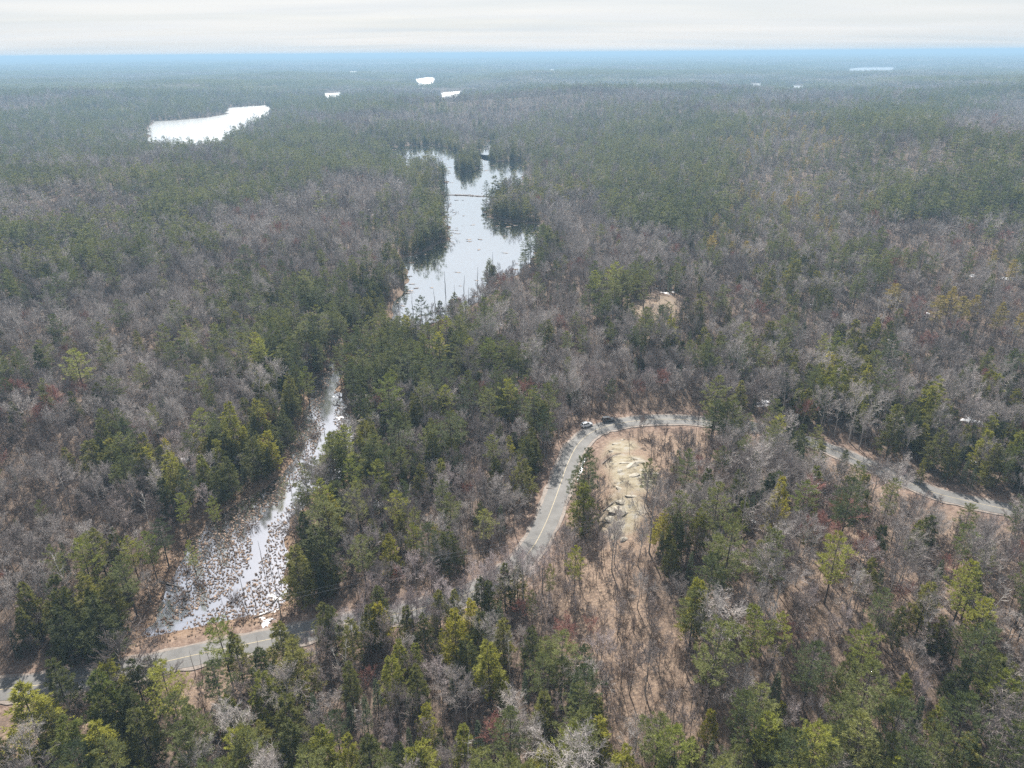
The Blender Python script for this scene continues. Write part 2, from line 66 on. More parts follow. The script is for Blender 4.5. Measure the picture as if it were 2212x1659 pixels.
STANDS = [(-613.9, 1035.4, 132.5, 249.1, 0.535, 'Q'), (-431.6, 1199.6, 150.9, 225.7, 0.345, 'Q'), (-316.1, 727.5, 51.7, 64.3, 0.41, 'P'), (-263.9, 767.1, 29.6, 43.9, 0.331, 'C'), (-202.4, 511.4, 54.1, 45.3, 0.377, 'P'), (-261.5, 462.0, 68.1, 66.9, 0.515, 'Q'), (-369.1, 579.2, 68.7, 83.0, 0.567, 'D'), (-276.7, 400.8, 38.3, 54.2, 0.604, 'Q'), (-254.4, 1014.7, 121.2, 243.7, 0.246, 'P'), (-162.3, 1181.6, 88.3, 151.4, 0.137, 'C'), (-190.1, 343.3, 71.3, 47.1, 0.506, 'B'), (-163.2, 539.6, 63.7, 117.1, 0.294, 'B'), (-142.9, 648.6, 54.4, 138.3, 0.217, 'B'), (-116.7, 458.0, 33.6, 48.0, 0.249, 'D'), (-91.2, 553.0, 18.1, 119.6, 0.164, 'S'), (-86.3, 789.3, 16.1, 199.2, 0.109, 'C'), (-73.5, 414.5, 12.6, 44.7, 0.176, 'C'), (-78.3, 378.7, 15.5, 34.0, 0.204, 'C'), (-52.5, 905.0, 22.8, 73.6, 0.058, 'C'), (5.1, 1062.0, 52.8, 145.1, -0.005, 'C'), (-5.6, 665.6, 15.4, 117.4, 0.008, 'C'), (46.2, 675.1, 51.6, 120.8, -0.068, 'C'), (30.1, 833.3, 31.5, 105.7, -0.036, 'S'), (128.0, 1162.2, 142.1, 438.3, -0.11, 'Q'), (51.5, 582.3, 41.3, 91.7, -0.088, 'B'), (68.0, 452.8, 47.8, 82.5, -0.149, 'B'), (244.7, 986.0, 138.8, 317.9, -0.243, 'P'), (146.7, 659.6, 66.9, 143.0, -0.219, 'P'), (378.1, 932.4, 108.2, 241.1, -0.385, 'G'), (259.2, 655.1, 70.2, 147.2, -0.377, 'G'), (601.2, 1130.6, 114.7, 371.8, -0.489, 'P'), (660.6, 1011.6, 72.8, 383.6, -0.579, 'B'), (394.9, 649.8, 65.1, 156.0, -0.546, 'P'), (367.9, 725.2, 54.2, 120.9, -0.469, 'Q'), (195.7, 499.2, 64.7, 88.2, -0.374, 'G'), (281.6, 458.4, 59.7, 67.3, -0.551, 'T'), (212.4, 407.2, 37.8, 41.8, -0.481, 'Q'), (11.6, 376.6, 43.4, 58.7, -0.031, 'T'), (-26.8, 377.5, 28.2, 33.3, 0.071, 'T'), (-36.3, 340.0, 14.1, 27.9, 0.106, 'T'), (20.3, 307.2, 34.3, 35.2, -0.066, 'D'), (46.3, 345.2, 14.2, 28.7, -0.133, 'Q'), (95.6, 374.6, 17.7, 59.6, -0.25, 'S'), (93.0, 305.7, 21.3, 36.1, -0.295, 'S'), (121.7, 343.6, 30.5, 44.6, -0.34, 'T'), (163.7, 373.0, 30.1, 52.7, -0.414, 'S'), (237.4, 355.6, 38.4, 52.3, -0.589, 'T'), (151.2, 282.9, 17.9, 22.3, -0.491, 'C'), (188.0, 315.8, 43.4, 27.4, -0.537, 'T'), (-116.1, 348.8, 31.3, 45.5, 0.321, 'P'), (-148.0, 372.2, 20.4, 43.0, 0.379, 'Q'), (-91.9, 309.4, 15.2, 27.4, 0.289, 'P'), (-46.1, 274.1, 23.5, 31.8, 0.166, 'P'), (-68.1, 297.6, 12.6, 33.9, 0.225, 'P'), (-19.7, 257.7, 14.9, 21.8, 0.076, 'M'), (36.4, 261.1, 26.2, 22.4, -0.139, 'B'), (13.1, 244.7, 16.0, 20.0, -0.054, 'D'), (55.1, 260.8, 16.8, 22.6, -0.208, 'D'), (-88.9, 234.8, 12.1, 43.7, 0.362, 'C'), (-95.8, 202.0, 18.4, 15.7, 0.443, 'C'), (-111.4, 199.3, 9.1, 18.9, 0.51, 'C'), (-141.4, 211.7, 9.6, 17.9, 0.589, 'C'), (-125.0, 243.0, 26.7, 25.8, 0.475, 'B'), (-167.2, 255.9, 29.8, 34.3, 0.579, 'D'), (-161.6, 215.2, 19.4, 30.4, 0.644, 'T'), (-137.3, 176.2, 20.8, 22.2, 0.662, 'T'), (-108.8, 171.2, 12.2, 15.2, 0.566, 'T'), (-52.4, 223.5, 12.4, 31.9, 0.23, 'C'), (-40.6, 234.0, 10.3, 22.6, 0.172, 'M'), (-23.4, 213.1, 14.3, 19.3, 0.109, 'M'), (-4.2, 203.6, 13.8, 17.9, 0.021, 'M'), (4.8, 194.9, 5.9, 25.3, -0.025, 'C'), (-9.6, 184.4, 12.8, 15.4, 0.052, 'B'), (-51.7, 157.7, 11.4, 23.1, 0.317, 'C'), (-40.8, 153.7, 14.9, 11.9, 0.26, 'C'), (-26.4, 157.4, 13.9, 10.2, 0.166, 'C'), (-13.8, 159.3, 14.0, 10.3, 0.087, 'M'), (-52.5, 185.0, 10.0, 13.1, 0.276, 'P'), (-106.0, 130.3, 14.4, 10.6, 0.683, 'C'), (-110.3, 148.8, 14.6, 12.6, 0.638, 'M'), (-126.3, 147.1, 10.9, 17.2, 0.709, 'D'), (-18.7, 142.4, 28.2, 7.9, 0.131, 'B'), (-28.4, 135.8, 13.7, 6.6, 0.206, 'B'), (-43.0, 120.9, 7.4, 8.6, 0.342, 'M'), (-51.1, 119.7, 8.4, 5.7, 0.403, 'C'), (-11.8, 124.9, 16.1, 8.7, 0.094, 'M'), (-5.5, 130.8, 6.6, 6.2, 0.042, 'M'), (-95.6, 101.7, 15.0, 11.6, 0.754, 'C'), (-79.6, 101.6, 13.1, 8.6, 0.665, 'C'), (-67.3, 108.3, 8.8, 7.7, 0.556, 'M'), (-59.0, 101.4, 11.2, 8.2, 0.527, 'M'), (-43.6, 103.5, 12.3, 10.5, 0.399, 'C'), (-24.6, 109.2, 10.8, 8.6, 0.221, 'C'), (-6.0, 110.2, 7.9, 8.6, 0.054, 'C'), (-14.6, 95.8, 23.4, 4.6, 0.151, 'C'), (-35.9, 116.8, 6.2, 5.4, 0.298, 'T'), (-10.5, 103.2, 9.4, 4.5, 0.101, 'D'), (26.6, 147.3, 13.2, 24.3, -0.179, 'O'), (26.1, 120.3, 12.5, 18.3, -0.214, 'O'), (28.7, 100.7, 13.9, 13.4, -0.278, 'O'), (16.3, 127.5, 6.5, 18.1, -0.127, 'O'), (41.7, 100.5, 9.3, 11.3, -0.393, 'o'), (47.7, 122.9, 14.8, 11.8, -0.37, 'o'), (51.8, 156.5, 13.8, 12.4, -0.32, 'M'), (38.9, 136.7, 6.8, 10.1, -0.277, 'C'), (64.4, 156.4, 15.0, 12.5, -0.39, 'M'), (69.1, 141.5, 12.8, 12.8, -0.455, 'D'), (60.6, 117.2, 13.3, 11.3, -0.477, 'o'), (81.6, 129.9, 17.5, 15.1, -0.561, 'o'), (96.7, 150.2, 18.2, 14.6, -0.572, 'O'), (103.5, 129.7, 16.4, 15.8, -0.674, 'o'), (72.8, 103.6, 18.8, 15.0, -0.612, 'o'), (92.9, 102.3, 12.1, 14.3, -0.737, 'M'), (128.0, 157.7, 15.1, 14.2, -0.682, 'B'), (118.6, 168.4, 9.2, 7.6, -0.613, 'O'), (37.2, 185.1, 10.3, 19.9, -0.198, 'N'), (30.3, 163.0, 5.2, 9.9, -0.184, 'N'), (35.0, 209.1, 4.7, 9.4, -0.166, 'N'), (27.4, 178.9, 3.6, 19.8, -0.152, 'O'), (45.7, 183.7, 9.9, 20.8, -0.244, 'O'), (56.5, 199.8, 12.1, 14.8, -0.275, 'O'), (65.5, 188.6, 15.9, 16.5, -0.334, 'o'), (74.5, 175.9, 13.7, 12.5, -0.4, 'D'), (95.6, 199.3, 9.0, 15.4, -0.447, 'C'), (99.0, 185.6, 8.5, 14.0, -0.49, 'M'), (69.6, 331.0, 15.0, 22.9, -0.207, 'N'), (79.1, 355.4, 8.2, 15.2, -0.219, 'N'), (68.9, 239.8, 22.6, 19.9, -0.28, 'D'), (89.8, 239.5, 20.9, 20.2, -0.359, 'B'), (122.7, 242.9, 17.6, 25.7, -0.468, 'C'), (107.1, 221.1, 11.4, 14.6, -0.451, 'D'), (138.1, 220.6, 24.3, 18.9, -0.559, 'C'), (145.3, 201.5, 22.7, 16.9, -0.625, 'C'), (184.0, 241.9, 17.4, 32.5, -0.65, 'M'), (164.7, 258.9, 22.1, 24.8, -0.567, 'D'), (68.4, 333.3, 12.7, 14.4, -0.203, 'N'), (-61.7, 370.2, 11.4, 28.4, 0.165, 'T'), (-24.2, 377.5, 20.5, 24.9, 0.064, 'T'), (27.4, 216.4, 6.5, 7.0, -0.126, 'N'), (37.4, 223.8, 8.4, 5.4, -0.165, 'N'), (49.9, 228.4, 8.5, 4.9, -0.215, 'N'), (24.0, 202.9, 2.5, 8.7, -0.118, 'N'), (20.1, 188.0, 2.0, 6.7, -0.106, 'N'), (16.2, 174.8, 1.9, 5.5, -0.092, 'N'), (11.4, 162.9, 1.6, 4.1, -0.07, 'N'), (26.7, 231.5, 2.4, 3.5, -0.115, 'N'), (37.5, 237.8, 3.5, 3.0, -0.156, 'N'), (62.0, 229.2, 8.5, 3.6, -0.264, 'N'), (106.1, 203.2, 4.6, 5.0, -0.481, 'N'), (112.2, 196.1, 6.0, 5.4, -0.52, 'N'), (118.3, 186.8, 5.8, 5.6, -0.565, 'N'), (124.6, 179.3, 5.6, 5.4, -0.607, 'N'), (133.2, 174.5, 6.9, 5.3, -0.652, 'N'), (142.1, 171.0, 8.1, 5.2, -0.693, 'N'), (-59.6, 140.2, 3.6, 3.8, 0.402, 'N'), (-53.5, 343.8, 17.9, 19.4, 0.154, 'T'), (-32.4, 346.8, 21.6, 20.9, 0.093, 'T'), (36.4, 216.3, 12.2, 13.5, -0.166, 'N'), (55.1, 220.2, 13.2, 12.0, -0.245, 'N'), (104.6, 199.5, 7.6, 10.9, -0.483, 'N'), (110.5, 192.1, 7.4, 11.0, -0.522, 'N'), (116.5, 183.1, 7.1, 10.9, -0.567, 'N'), (124.1, 175.8, 6.9, 10.5, -0.615, 'N'), (132.6, 171.1, 8.1, 10.3, -0.659, 'N'), (142.7, 167.7, 8.0, 10.2, -0.705, 'N'), (38.1, 211.6, 11.2, 12.4, -0.178, 'N'), (-95.7, 108.7, 20.0, 7.5, 0.722, 'N'), (-62.4, 119.0, 15.9, 5.9, 0.483, 'N'), (-113.5, 113.1, 6.2, 3.9, 0.787, 'N'), (-105.4, 114.9, 6.2, 4.1, 0.742, 'N'), (-95.7, 116.0, 6.3, 4.1, 0.69, 'N'), (-86.5, 118.6, 6.4, 3.8, 0.63, 'N'), (-76.0, 121.1, 6.4, 3.5, 0.56, 'N'), (-65.4, 124.5, 5.5, 3.3, 0.484, 'N'), (-113.0, 118.8, 8.5, 3.1, 0.761, 'N'), (37.2, 185.1, 9.7, 19.3, -0.198, 'N'), (30.0, 163.0, 5.7, 9.4, -0.182, 'N'), (35.6, 207.6, 5.3, 9.3, -0.17, 'N')]
